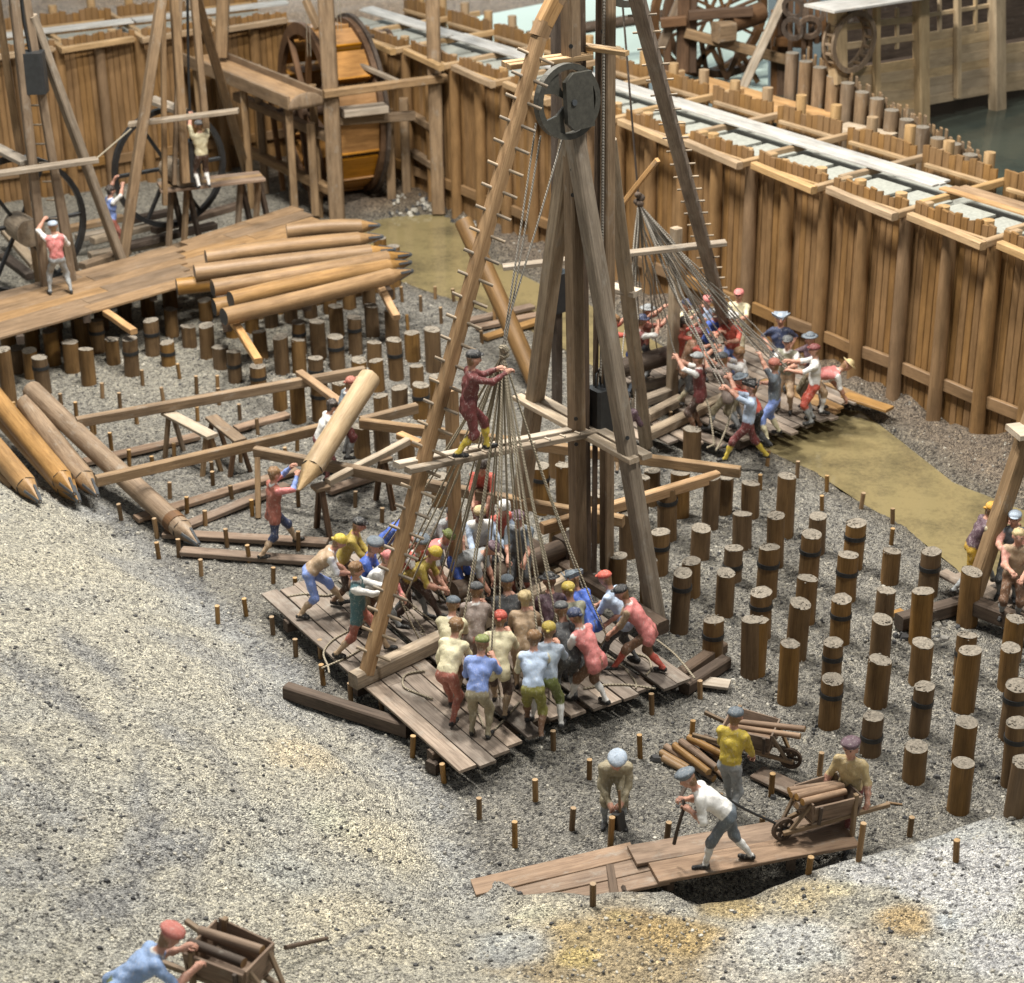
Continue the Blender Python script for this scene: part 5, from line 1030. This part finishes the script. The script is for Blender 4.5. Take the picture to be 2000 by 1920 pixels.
# ------------------------------------------------------------------ plank gangway at the bottom right
zg = .32
def quadboards(root, c0, c1, c2, c3, n, mat, th_=.05, gap=.012):   # c0-c1 near edge start..end, c3-c2 far edge
    for k in range(n):
        a = c0.lerp(c3, (k + .5) / n); b = c1.lerp(c2, (k + .5) / n); w = ((c3 - c0).length + (c2 - c1).length) / 2 / n
        part('plank', MB().beam(a, b, w - gap, th_, wob=.003), mat, root)
gw = thing('plank_gangway', 'reddish plank gangway with two lengths of boards overlapping in the middle', 'gangway', g(1300, 1690, zg))
quadboards(gw, g(1050, 1775, .10), g(1318, 1722, zg - .02), g(1222, 1650, zg - .02), g(900, 1728, .10), 3, 'red_deck')
quadboards(gw, g(1298, 1724, zg + .04), g(1675, 1652, zg + .04), g(1640, 1585, zg + .02), g(1214, 1655, zg + .04), 2, 'red_deck', .055)
for a, b in (((1200, 1755), (1190, 1690)), ((1310, 1730), (1225, 1660)), ((1545, 1690), (1540, 1640))): part('bearer', MB().beam(g(*a, zg - .13), g(*b, zg - .13), .12, .18), 'bark', gw)
sx = g(1195, 1770, .0); part('strut', MB().beam(sx, g(1222, 1735, zg - .05), .12, .08), 'bark', gw)
timber('ground_board', g(1478, 1508, .06), g(1600, 1565, .06), .34, .05, 'red_deck', 'short board under the wheel of the second wheelbarrow', 'board', 'boards lying on the ground', wob=.004)

# ------------------------------------------------------------------ wheelbarrows
def barrow(label, p, face, tilt=0.0, sc=1.0):      # p: wheel foot on the ground; face: heading of the wheel
    root = thing('wheelbarrow', label, 'wheelbarrow', p); OFF[root.name] = V((0, 0, 0)); fwd = -R(face)
    root.rotation_euler = (R(tilt), 0, fwd); root.scale = (sc, sc, sc)
    wr_ = .21
    wl_ = link('wheel', MB().band((0, 0, wr_), (1, 0, 0), .15, wr_, .06, 24).mesh('wheel', 'bark'), root)
    for k in range(3): a = k * math.pi / 3; link('spoke', MB().beam((0, math.cos(a) * .16, wr_ + math.sin(a) * .16), (0, -math.cos(a) * .16, wr_ - math.sin(a) * .16), .035, .06).mesh('spoke', 'bark'), wl_)
    link('axle', MB().cyl((-.16, 0, wr_), (.16, 0, wr_), .03, .03, 8).mesh('axle', 'iron'), wl_)
    for s in (-1, 1):
        link('shaft', MB().beam((s * .13, .08, wr_ + .01), (s * .40, -1.75, .56), .07, .075).mesh('shaft', 'frame'), root)
        link('leg', MB().beam((s * .36, -1.08, .88), (s * .36, -1.12, .06), .08, .07).mesh('leg', 'frame'), root)
        link('strut', MB().beam((s * .13, -.02, wr_), (s * .22, -.32, .74), .06, .06).mesh('strut', 'frame'), root)
        link('side_panel', MB().beam((s * .34, -1.20, .66), (s * .30, -.34, .60), .035, .36, up=(s * .25, 0, 1)).mesh('side_panel', 'red_deck'), root)
    for nm, y, w in (('front_panel', -.33, .62), ('back_panel', -1.2, .72)): link(nm, MB().beam((-w / 2, y, .63), (w / 2, y, .63), .035, .36, up=(0, .12 if y > -1 else -.12, 1)).mesh(nm, 'red_deck'), root)
    link('tray_floor', MB().beam((0, -1.2, .49), (0, -.33, .42), .62, .035).mesh('tray_floor', 'red_deck'), root)
    for s in (-1, 1): link('batten', MB().beam((s * .385, -.42, .78), (s * .37, -.42, .44), .05, .05).mesh('batten', 'bark'), root)
    return root
def W_(root, p): return Matrix.LocRotScale(root.location, root.rotation_euler, root.scale) @ V(p)
def load(root, specs, labels, r=.048):
    for (a, b), lb in zip(specs, labels):
        A, B = W_(root, a), W_(root, b); solo('wood_billet', MB().cyl(A, B, r, r * .95, 10, jit=.08, rings=3, mi=0, capmi=1), ['bark' if rnd(0, 1) < .3 else 'red_deck', 'log'], lb, 'billet', 'billets carried in wheelbarrows', A)
b1 = barrow('loaded wheelbarrow held by the man in yellow vest on the gangway', g(1527, 1640, zg + .07), -113, 4, .82)
load(b1, [((-.22, -.15, .84), (-.1, -1.05, .78)), ((-.08, -.12, .86), (.02, -1.08, .80)), ((.06, -.1, .82), (.12, -1.1, .76)), ((.2, -.15, .80), (.2, -1.1, .74)), ((-.15, -.1, .74), (-.1, -1.0, .68)), ((.12, -.2, .70), (.1, -1.0, .66))], ['%s billet in the barrow on the gangway' % q for q in ('farthest', 'second farthest', 'long middle', 'nearest', 'lower far', 'lower near')])
b2 = barrow('second wheelbarrow with two long billets behind the yellow shirt man', g(1543, 1500, .06), 112, 0, .8)
load(b2, [((-.05, .22, .86), (-.05, -1.15, .72)), ((.12, .18, .80), (.10, -1.15, .70))], ['upper long billet in the barrow behind the yellow shirt', 'lower long billet in the barrow behind the yellow shirt'])
pb = g(512, 1960, 3.1)
b3 = barrow('wheelbarrow pushed by the man in light blue smock at the bottom edge', V((pb.x, pb.y, th(pb.x, pb.y))), 66, 0, 1.0)
hp = (PEOPLE['B5'][0] + PEOPLE['B5'][1]) / 2
rot = Matrix.Rotation(-R(118), 3, 'Z'); b3.rotation_euler = (0, 0, -R(118)); b3.scale = (.85, .85, .85); b3.location = at_y(452, 1872, hp.y + .3) - rot @ V((0, -.75, .62)) * .85
load(b3, [((-.12, -.35, .80), (-.08, -1.28, .80)), ((.14, -.45, .76), (.12, -1.3, .76))], ['thick billet in the bottom edge barrow, far one', 'thick billet in the bottom edge barrow, near one'], .062)
# heap of billets on the ground
BT2 = []
specs = [((1292, 1470), (1345, 1500), .06), ((1300, 1458), (1395, 1520), .07), ((1318, 1455), (1385, 1508), .17), ((1340, 1452), (1420, 1520), .1), ((1345, 1440), (1425, 1480), .2), ((1368, 1450), (1428, 1500), .07), ((1296, 1480), (1340, 1505), .05), ((1330, 1448), (1400, 1500), .26), ((1385, 1460), (1432, 1515), .06), ((1375, 1440), (1440, 1470), .08)]
for i, (a, b, z) in enumerate(specs):
    A, B = g(*a, z), g(*b, z + rnd(-.02, .02)); o = solo('wood_billet', MB().cyl(A, B, .06, .055, 9, jit=.12, rings=3, mi=0, capmi=1), ['red_deck' if i % 2 else 'log', 'log'], 'x', 'billet', 'heap of split billets on the ground', A); BT2.append((o, 'split billet in the heap', ((A + B) / 2).x, ((A + B) / 2).y))
spread_labels(BT2, {'the yellow shirt man': (g(1440, 1560).x, g(1440, 1560).y)})
# rope from barrow nose over the walking man's shoulder, and his strap
bn = W_(b1, (0, .1, .32)); shb = g(1352, 1515, 1.45)
solo('tow_rope', MB().tube(sag(shb, bn, .06, 10), .019, 6), 'iron', 'dark tow rope from the walking man to the loaded wheelbarrow', 'rope')
hd_ = PEOPLE['B1']; solo('tow_strap', MB().tube([shb, (shb + hd_[0]) / 2 + V((-.1, -.06, -.02)), hd_[0], hd_[0] + V((-.08, 0, -.35)), hd_[0] + V((-.12, .02, -.62))], .028, 6), 'bark', 'dark strap hanging from the hands of the walking man', 'strap')
for px, py, qx, qy in ((1730, 1572, 1762, 1576), (1690, 1575, 1700, 1578)): A = gh(px, py); B = gh(qx, qy); solo('wood_chip', MB().cyl(A + V((0, 0, .03)), B + V((0, 0, .03)), .02, .015, 6), 'log', 'thin wood chip on the gravel right of the yellow vest man' if px > 1700 else 'tiny wood chip close behind the yellow vest man', 'chip')
A = gh(560, 1885); B = gh(640, 1848); solo('thin_pole', MB().cyl(A + V((0, 0, .25)), B + V((0, 0, .1)), .03, .025, 7), 'bark', 'thin dark pole lying beyond the bottom edge wheelbarrow', 'pole')

# ------------------------------------------------------------------ treadwheel rigs at the left
def ringwheel(name, parent, c, ax, r, mat, spokes=4, thick=.12, w=.14):
    part(name, MB().band(c, ax, r - thick, r, w, 40), mat, parent); ax = V(ax).normalized(); x = ax.orthogonal().normalized(); y = ax.cross(x)
    for k in range(spokes): a = k * math.pi / spokes + .35; d = (x * math.cos(a) + y * math.sin(a)) * (r - .05); part('spoke', MB().beam(V(c) - d, V(c) + d, .08, .1, up=tuple(ax)), mat, parent)
zq_ = 1.25
rg = thing('treadwheel_rig', 'left pile driving rig with a raised black ram and iron ringed wheel', 'pile driver', g(100, 555, zq_))
u1 = g(90, 562, zq_); part('mast', MB().beam(u1, up(u1 + V((.1, 0, 0)), 9), .17, .2, up=(LD[0], LD[1], 0)), 'frame', rg)
u2 = g(142, 552, zq_); u2t = V((u2.x, u2.y, 0)); part('mast', MB().beam(u2, V((u2.x - .35, u2.y - .05, 9.5)), .15, .18, up=(LD[0], LD[1], 0)), 'frame', rg)
br = g(242, 522, 1.05); bt_ = u2 + V((-.2, 0, 0)); bt_.z = zpix(88, 30, u2); part('side_brace', MB().beam(br, bt_, .2, .2), 'grey', rg)
lf = g(40, 560, .3); part('ladder_leg', MB().beam(V((u1.x - .55, u1.y + 1.6, .3)), V((u1.x - .35, u1.y + .2, 9)), .16, .14), 'frame', rg); part('ladder_leg', MB().beam(V((u1.x + .35, u1.y + 1.8, .3)), V((u1.x + .05, u1.y + .3, 9)), .12, .12), 'frame', rg)
for k in range(13): z = 1.2 + k * .45; q = at_y(74 + k * -2.2, 0, u1.y + .9); c_ = V((u1.x + .25 - k * .02, u1.y + 1.2 - k * .06, z)); part('rung', MB().cyl(c_ - V((.16, 0, 0)), c_ + V((.18, 0, 0)), .022, .022, 5), 'grey', rg)
rz1, rz0 = zpix(62, 104, u1), zpix(70, 184, u1); rx = at_y(64, 145, u1.y + .15)
part('ram', MB().beam((rx.x, rx.y, rz0), (rx.x, rx.y, rz1), .56, .42, up=(0, 1, 0)), 'ram', rg); part('ram_chain', MB().tube([(rx.x, rx.y, rz1), (rx.x - .05, rx.y, rz1 + .6), (rx.x, rx.y, 11)], .04, 6), 'iron', rg)
zc1 = zpix(120, 322, u1); part('collar_plank', MB().beam(g(-30, 343, zc1), g(190, 312, zc1), .26, .1), 'grey', rg); part('collar_plank', MB().beam(g(-20, 282, zc1), g(52, 318, zc1), .3, .1), 'pale', rg)
wc = g(36, 440, 2.35); wax = V((.75, .60, .05)); wax = V((-LC[0] * -1, 0, 0)) if False else V((.55, -.83, 0))
ringwheel('tread_ring', rg, wc, wax, 1.62, 'iron', 3); part('drum', MB().cyl(wc - wax * .1, wc + V((.55, -.83, 0)) * .75, .32, .32, 16), 'grey', rg)
rg2 = thing('treadwheel_rig', 'middle pile driving rig with iron ringed wheel behind the trestle table', 'pile driver', g(330, 460, .9))
la_, lb_ = g(240, 505, 1.0), g(488, 358, .4); ap = g(348, -130, 10); apx = V(((la_.x + lb_.x) / 2, (la_.y + lb_.y) / 2, 0))
tz = 9.6; part('side_leg', MB().beam(la_, at_y(318, -20, la_.y + .9), .24, .22, up=(LD[0], LD[1], 0)), 'frame', rg2); part('side_leg', MB().beam(lb_, at_y(380, -20, la_.y + 1.6), .24, .22, up=(LD[0], LD[1], 0)), 'frame', rg2)
y0 = la_.y + 1.3
for a, b, w in (((362, 355), (340, -10), .2), ((402, 250), (378, -10), .16), ((322, 400), (318, -10), .12), ((340, 360), (352, -10), .1)): part('mast', MB().beam(at_y(*a, y0), at_y(*b, y0), w, w, up=(LD[0], LD[1], 0)), 'frame', rg2)
part('ram', MB().beam(at_y(373, 352, y0 + .2), at_y(373, 275, y0 + .2), .42, .36, up=(0, 1, 0)), 'ram', rg2)
part('ram_chain', MB().tube([at_y(373, 275, y0 + .2), at_y(368, 130, y0 + .2), at_y(366, -10, y0 + .2)], .035, 6), 'iron', rg2)
part('collar_plank', MB().beam(at_y(252, 243, y0 - .4), at_y(466, 216, y0 - .4), .24, .1), 'grey', rg2); part('collar_plank', MB().beam(at_y(292, 193, y0 + 1.2), at_y(352, 216, y0 + .2), .36, .1), 'pale', rg2)
wc2 = at_y(331, 327, y0 + 1.0); ringwheel('tread_ring', rg2, wc2, V((.55, -.83, 0)), 1.5, 'iron', 3); part('drum', MB().cyl(wc2, wc2 + V((.55, -.83, 0)) * .9, .3, .3, 14), 'grey', rg2)
BT = []
for k, (a, b) in enumerate((((175, 500), (330, 470)), ((160, 520), (250, 490)), ((250, 480), (420, 440)), ((180, 470), (300, 440)), ((270, 505), (360, 480)), ((300, 450), (470, 400)), ((150, 465), (230, 450)), ((200, 545), (245, 520)), ((5, 500), (60, 540)), ((10, 450), (70, 520)), ((120, 450), (240, 425)), ((255, 430), (330, 415)))):
    o = timber('base_timber', g(*a, .55 + .1 * (k % 3)), g(*b, .5 + .1 * (k % 3)), .26, .16, ('grey', 'frame', 'bark')[k % 3], 'x', 'timber', 'base timbers under the treadwheel rigs'); q = g(*a, .5); BT.append((o, ('grey', 'brown', 'dark')[k % 3] + ' base timber', q.x, q.y))
spread_labels(BT, {k: (g(*v, .5).x, g(*v, .5).y) for k, v in {'the man in red vest': (105, 540), 'the trestle table': (400, 450), 'the small man in blue and white': (220, 440)}.items()})
solo('guy_rope', MB().tube([g(186, 312, zc1), at_y(258, 250, y0 - .4)], .02, 5), 'rope', 'thin rope tied between the two treadwheel rigs', 'rope')
tt = thing('trestle_table', 'trestle table with plank top carrying the man in white shirt', 'trestle', g(400, 450, 1.3))
zt2 = 2.25
a, b = g(316, 366, zt2), g(512, 344, zt2)
for s in (-.26, .0, .26): n_ = V((-(b - a).y, (b - a).x, 0)).normalized(); part('top_plank', MB().beam(a + n_ * s + (b - a) * rnd(-.04, .02), b + n_ * s, .25, .07, wob=.006), 'red_deck' if s else 'frame', tt)
for px, py in ((335, 362), (365, 362), (470, 350), (505, 346)):
    q = g(px, py, zt2 - .06)
    for s in (-.28, .28): part('leg', MB().beam(q, q + V((s * .6, s * .8, -1.5)), .13, .12), 'bark' if s > 0 else 'frame', tt)

# ------------------------------------------------------------------ scoop wheel and flume in the far corner
sw = thing('scoop_wheel', 'large orange paddled scoop wheel in its timber frame by the wall corner', 'water wheel', (-4.6, 51.6, 0))
ax_ = V((.91, .414, 0)); wcn = g(718, 424, .1) + V((-.414, .91, 0)) * 2.62; wcn.z = 2.45; WRAD = 2.35
for s in (-.62, .66):
    c_ = wcn + ax_ * s; part('rim', MB().band(c_, ax_, WRAD - .3, WRAD + .02, .14, 44), 'dark', sw)
    x_ = V((0, 0, 1)); y_ = ax_.cross(x_)
    for k in range(4): a = k * math.pi / 4 + .2; d = (x_ * math.cos(a) + y_ * math.sin(a)) * (WRAD - .2); part('spoke', MB().beam(c_ - d, c_ + d, .1, .16, up=tuple(ax_)), 'dark', sw)
NP = 14
for k in range(NP):
    a = 2 * math.pi * (k + .3) / NP; a2 = a + 2 * math.pi / NP * .82; y_ = ax_.cross(V((0, 0, 1)))
    p0 = wcn + (y_ * math.cos(a) + V((0, 0, math.sin(a)))) * (WRAD - .06); p1_ = wcn + (y_ * math.cos(a2) + V((0, 0, math.sin(a2)))) * (WRAD - .22)
    mid = (p0 + p1_) / 2; nrm = (mid - wcn).normalized(); w_ = (p1_ - p0).length
    part('paddle', MB().beam(mid - ax_ * .58, mid + ax_ * .62, w_, .08, up=tuple(nrm)), 'wheel', sw)
    q = p0 - (p0 - wcn).normalized() * .25; part('bucket_floor', MB().beam(p0 - ax_ * .54 - (p0 - wcn).normalized() * .2, p0 + ax_ * .58 - (p0 - wcn).normalized() * .2, .05, .4, up=tuple((p0 - wcn).normalized())), 'wheel', sw)
part('axle', MB().cyl(wcn - ax_ * 1.5, wcn + ax_ * 1.3, .16, .16, 12), 'dark', sw)
fp = V((-4.55, 49.12, 0)); rp = V((-1.89, 50.12, 0))
part('frame_post', MB().beam(fp, up(fp, 8.5), .4, .34, up=(0, 1, 0)), 'frame', sw); part('frame_post', MB().beam(rp, up(rp, 8.5), .36, .32, up=(0, 1, 0)), 'frame', sw)
ex = (rp - fp).normalized(); bk = V((-ex.y, ex.x, 0))
part('cross_beam', MB().beam(up(fp - ex * .25 - bk * .22, zpix(645, 178, fp)), up(rp + ex * .25 - bk * .22, zpix(855, 150, rp)), .22, .2), 'frame', sw)
part('cross_beam', MB().beam(up(fp + bk * .3, 2.75), up(rp + bk * .3 - ex * .5, 2.65), .2, .24), 'frame', sw)
part('sill_board', MB().beam(up(fp + ex * .3 + bk * .1, 3.0), up(fp + ex * 1.5 + bk * .1, 3.0), .5, .2), 'pale', sw)
for z in (2.35, .9): part('stretcher', MB().beam(up(fp + V((0, 0, 0)), z * 1.0), up(fp + V((-3.0, 4.0, 0)), z + .15), .26, .24), 'frame', sw)
for t_ in (.18, .45, .75): q = fp + (V((-3.0, 4.0, 0))) * t_; part('frame_post', MB().beam(up(q, 0), up(q, 3.6), .2, .2), 'frame', sw)
part('frame_post', MB().beam(up(fp - ex * .45 + bk * .5, 0.2), up(fp - ex * .45 + bk * .5, 2.7), .22, .2), 'frame', sw)
for t_ in (.25, .55): q = fp + (V((-3.0, 4.0, 0))) * t_; part('brace', MB().beam(up(q, .3), up(q + bk * 1.0, 3.4), .14, .14), 'dark', sw)
part('frame_post', MB().beam(up(rp - ex * .5 + bk * 1.2, 0), up(rp - ex * .5 + bk * 1.2, 2.9), .24, .22), 'frame', sw); part('frame_post', MB().beam(up(rp - ex * 1.0 + bk * 1.0, 0), up(rp - ex * 1.0 + bk * 1.0, 2.7), .24, .22), 'frame', sw)
for z in (1.25, 2.3): part('stretcher', MB().beam(up(rp, z), up(rp - ex * .3 + bk * 1.8, z + .1), .2, .2), 'frame', sw)
for z0_, z1_ in ((.35, 1.0), (1.3, 2.2)):
    for q in (fp, rp): part('slot', MB().beam(up(q + ex * .10 - bk * .175, z0_), up(q + ex * .10 - bk * .175, z1_), .05, .03, up=tuple(bk)), 'dark', sw)
gcn = at_y(735, 100, 53.2)
for s in (-.3, .35): part('gear_rim', MB().band(gcn + ax_ * s, ax_, .42, .58, .1, 24), 'dark', sw)
for k in range(16): a = k * math.pi / 8; d = (ax_.cross(V((0, 0, 1))) * math.cos(a) + V((0, 0, math.sin(a)))) * .52; part('gear_stave', MB().beam(gcn + d - ax_ * .32, gcn + d + ax_ * .38, .09, .09), 'bark', sw)
for k in range(3): a = k * math.pi / 3; d = (ax_.cross(V((0, 0, 1))) * math.cos(a) + V((0, 0, math.sin(a)))) * .5; part('gear_spoke', MB().beam(gcn - ax_ * .3 - d, gcn - ax_ * .3 + d, .08, .08), 'bark', sw)
part('gear_axle', MB().cyl(gcn - ax_ * .6, gcn + ax_ * 1.6, .09, .09, 10), 'dark', sw)
part('hoist_lever', MB().beam(at_y(705, 128, 50.6), at_y(778, 160, 49.6), .12, .12), 'grey', sw)
part('gear_ring', MB().band(wcn + ax_ * .78, ax_, WRAD - .25, WRAD + .12, .1, 40), 'bark', sw)
part('frame_post', MB().beam(at_y(432, 110, 53.0), at_y(436, -10, 53.0), .34, .3, up=(0, 1, 0)), 'frame', sw); part('brace', MB().beam(at_y(597, 0, 50.5), at_y(622, 55, 50.2), .18, .18), 'frame', sw)
for k, px in enumerate((596, 602, 655, 662)): solo('hoist_rope', MB().tube([at_y(px, -20, 50.4), at_y(px + 5, 110 if px < 640 else 60, 50.4)], .012, 4), 'rope', 'thin hoist rope %s the scoop wheel front post' % ('farthest left of', 'close left of', 'just right of', 'farther right of')[k], 'rope', 'hoist ropes at the scoop wheel')
fl = thing('flume', 'open timber flume trough leading to the scoop wheel', 'trough', g(530, 150, 3.6))
fa_, fb_ = g(385, 112, 3.45), g(598, 200, 3.45); fd_ = (fb_ - fa_).normalized(); fn_ = V((-fd_.y, fd_.x, 0))
part('trough_floor', MB().beam(fa_, fb_, .95, .08), 'pine', fl)
for s in (-.5, .5): part('trough_side', MB().beam(fa_ + fn_ * s + V((0, 0, .05)), fb_ + fn_ * s + V((0, 0, .05)), .08, .34), 'frame', fl)
part('trough_end', MB().ell(fb_ + V((0, 0, -.1)), .06, .54, .36, Matrix((fd_, fn_, V((0, 0, 1)))).transposed(), 14, 6, 0, zmin=-.1), 'frame', fl)
for t_ in (.1, .55, .95): q = fa_.lerp(fb_, t_); part('trough_leg', MB().beam(up(q - fn_ * .35, 0), up(q - fn_ * .35, 3.4), .18, .18), 'frame', fl)

# ------------------------------------------------------------------ beyond the wall: pile fence, tread machine, planked building
pf = thing('round_pile_fence', 'row of tall round piles with ragged boards standing outside the sheet wall', 'fence', (7.4, 46, 2.5))
fA, fB = along(1548, 100, 5.6), along(1895, 303, 4.9); NF = 13; print('fence', fA, fB)
for k in range(NF):
    q = fA.lerp(fB, k / (NF - 1)); h = fA.z + (fB.z - fA.z) * k / (NF - 1) + rnd(-.06, .06); part('pile', MB().cyl(up(q, 2.2), up(q, h), .17, .165, 12, mi=0, capmi=1), ['frame', 'pile_top'], pf)
for k in range(78):
    q = fA.lerp(fB, (k + .5) / 78) + V((.30 + rnd(-.05, .05), .06, 0)); part('ragged_board', MB().beam(up(q, 2.2), up(q, fA.z + (fB.z - fA.z) * k / 77 - .02 + rnd(-.16, .14)), .05, .16, up=(0, 1, 0), pv=rnd(.3, 1)), 'frame', pf)
bo = V((10.4, 47.6, 0)); be = V((.808, .589, 0)); bnn = V((.589, -.808, 0))
bd = thing('planked_building', 'long planked building with open upper windows standing in the river', 'building', up(bo, 3))
def bp(px, py, off=0.0):          # a point of the building's front at this pixel
    d = ray(px, py); o = bo + bnn * off; t = ((o - EYE).dot(bnn)) / d.dot(bnn); return EYE + d * t
for px, top, bot, w in ((1637, 20, 160, .42), (1800, -30, 245, .36), (1948, -30, 215, .42), (2060, -30, 200, .4)): part('corner_post', MB().beam(bp(px, bot, .1), bp(px - 2, top, .1), w, .3, up=tuple(bnn)), 'siding', bd)
for px, top, bot in ((1712, -20, 205), (1870, -20, 190)): part('stud', MB().beam(bp(px, bot, .12), bp(px, top, .12), .16, .16, up=tuple(bnn)), 'siding', bd)
def siding(x0, x1, yt0, yt1, yb0, yb1, n):
    for k in range(n):
        t0 = (k + .5) / n; a = bp(x0, yt0 + (yb0 - yt0) * t0); b = bp(x1, yt1 + (yb1 - yt1) * t0); w = (bp(x0, yb0) - bp(x0, yt0)).length / n
        part('siding_board', MB().beam(a, b, .05 + .012 * (k % 2), max(w, (bp(x1, yb1) - bp(x1, yt1)).length / n) * 1.0), 'siding', bd)
siding(1640, 1800, 140, 112, 232, 232, 6); siding(1800, 1960, 66, 38, 207, 178, 8); siding(1945, 2080, 90, 70, 180, 165, 5)
for y0_, y1_ in ((92, 72), (54, 36)): part('window_rail', MB().beam(bp(1640, y0_), bp(1790, y1_), .1, .16), 'siding', bd)
for px in (1690, 1752): part('mullion', MB().beam(bp(px, 95), bp(px, 15), .09, .09, up=tuple(bnn)), 'siding', bd)
for px in (1835, 1905): part('mullion', MB().beam(bp(px, 60), bp(px, -10), .09, .09, up=tuple(bnn)), 'siding', bd)
part('window_rail', MB().beam(bp(1810, 30), bp(1935, 10), .09, .1), 'siding', bd)
part('inner_wall', MB().beam(bp(1630, 130, -2.6), bp(2090, 60, -2.6), .1, 6.5), 'bark', bd); part('inner_floor', MB().beam(bp(1640, 150, -.9), bp(2090, 75, -.9), 1.3, .08), 'bark', bd)
part('roof_glare_strip', MB().beam(bp(1600, 17, .3), bp(1830, -18, .3), 1.0, .06), 'white', bd)  # white roof strip, its colour standing in for a glass reflection
gw_ = bp(1668, 82, .35)
part('rung_wheel', MB().band(gw_, bnn, .62, .74, .07, 30), 'frame', bd); part('rung_wheel', MB().band(gw_ + bnn * -.3, bnn, .62, .74, .07, 30), 'frame', bd)
for k in range(18): a = k * math.pi / 9; d = (be * math.cos(a) + V((0, 0, math.sin(a)))) * .67; part('rung', MB().beam(gw_ + d, gw_ + d - bnn * .3, .08, .06), 'frame', bd)
mc = thing('tread_machine', 'dark timber machine frame with big spoked wheel beyond the sheet wall', 'machine', (4.2, 51, 3.8))
my = 51.0
for a, b, w, m in (((1333, 138), (1336, -20), .34, 'dark'), ((1352, 140), (1354, -20), .22, 'dark'), ((1528, 190), (1532, -20), .34, 'dark'), ((1512, 188), (1514, 20), .2, 'dark'), ((1448, 178), (1534, -10), .22, 'pale'), ((1292, 90), (1335, -15), .26, 'frame'), ((1302, 150), (1305, 60), .2, 'dark')):
    part('post', MB().beam(at_y(*a, my - (1.2 if m == 'pale' else 0)), at_y(*b, my - (.3 if m == 'pale' else 0)), w, w, up=(0, 1, 0)), m, mc)
for a, b in (((1338, 64), (1540, 118)), ((1345, 30), (1470, 22)), ((1290, 45), (1340, 40)), ((1512, 80), (1580, 84))): part('beam', MB().beam(at_y(*a, my - .3), at_y(*b, my - .3), .2, .26), 'frame' if a[0] == 1338 else 'dark', mc)
for a, b in (((1360, 125), (1400, 82)), ((1388, 88), (1420, 155)), ((1418, 155), (1445, 95)), ((1445, 100), (1480, 160)), ((1370, 80), (1380, 145))): part('brace', MB().beam(at_y(*a, my + .6), at_y(*b, my + .6), .14, .14), 'dark', mc)
mwc = at_y(1415, 25, my + 1.2); ringwheel('spoked_wheel', mc, mwc, V((.25, -.95, 0)), 1.75, 'dark', 4, .2, .2)
mwc2 = at_y(1385, 25, my + 2.0); ringwheel('spoked_wheel', mc, mwc2, V((.35, -.92, 0)), 1.75, 'dark', 4, .2, .2)
dc_ = at_y(1412, 62, my - .5); part('bearing_block', MB().beam(dc_ + V((-.2, -.1, 0)), dc_ + V((.25, .1, 0)), .5, .5), 'frame', mc); part('drum', MB().cyl(dc_ + V((.2, .3, .15)), dc_ + V((1.1, .9, .3)), .28, .28, 14), 'dark', mc)
random.seed(4)
for k in range(5): c_ = at_y(1545 + rnd(-12, 60), rnd(5, 100), 49 + rnd(0, 1.5)); part('cog', MB().band(c_, (rnd(-1, 1), -1, rnd(-.3, .3)), .2, .32, .1, 14), 'bark', mc)
for k in range(6): a = (1545 + k * 13, rnd(-10, 20)); part('lattice_post', MB().beam(at_y(*a, 50.2), at_y(a[0] - 2, a[1] + rnd(80, 140), 50.2), .12, .12, up=(0, 1, 0)), 'dark', mc)
part('long_shaft', MB().cyl(at_y(1030, 72, 53.5), at_y(1345, 22, 55), .16, .16, 10), 'bark', mc)
slab('outer_deck_path', PR(-7.0, 4.6, 0), PR(-2.2, 4.6, 0), 3.75, 3.85, 'pine', 1.5)
for px in (1335, 1395, 1440): q = at_y(px, 140, 50.5); 
solo('outer_ledge', MB().beam(PR(-1.6, 4.5, 3.8), PR(-.2, 4.7, 3.8), 1.0, .12), 'pale', 'pale board heap between the outer planks and the round pile fence', 'board')
slab('opposite_bank_terrain', at_y(1200, 95, 68), at_y(1600, 95, 66), 1.0, 2.6, 'bark', .4)
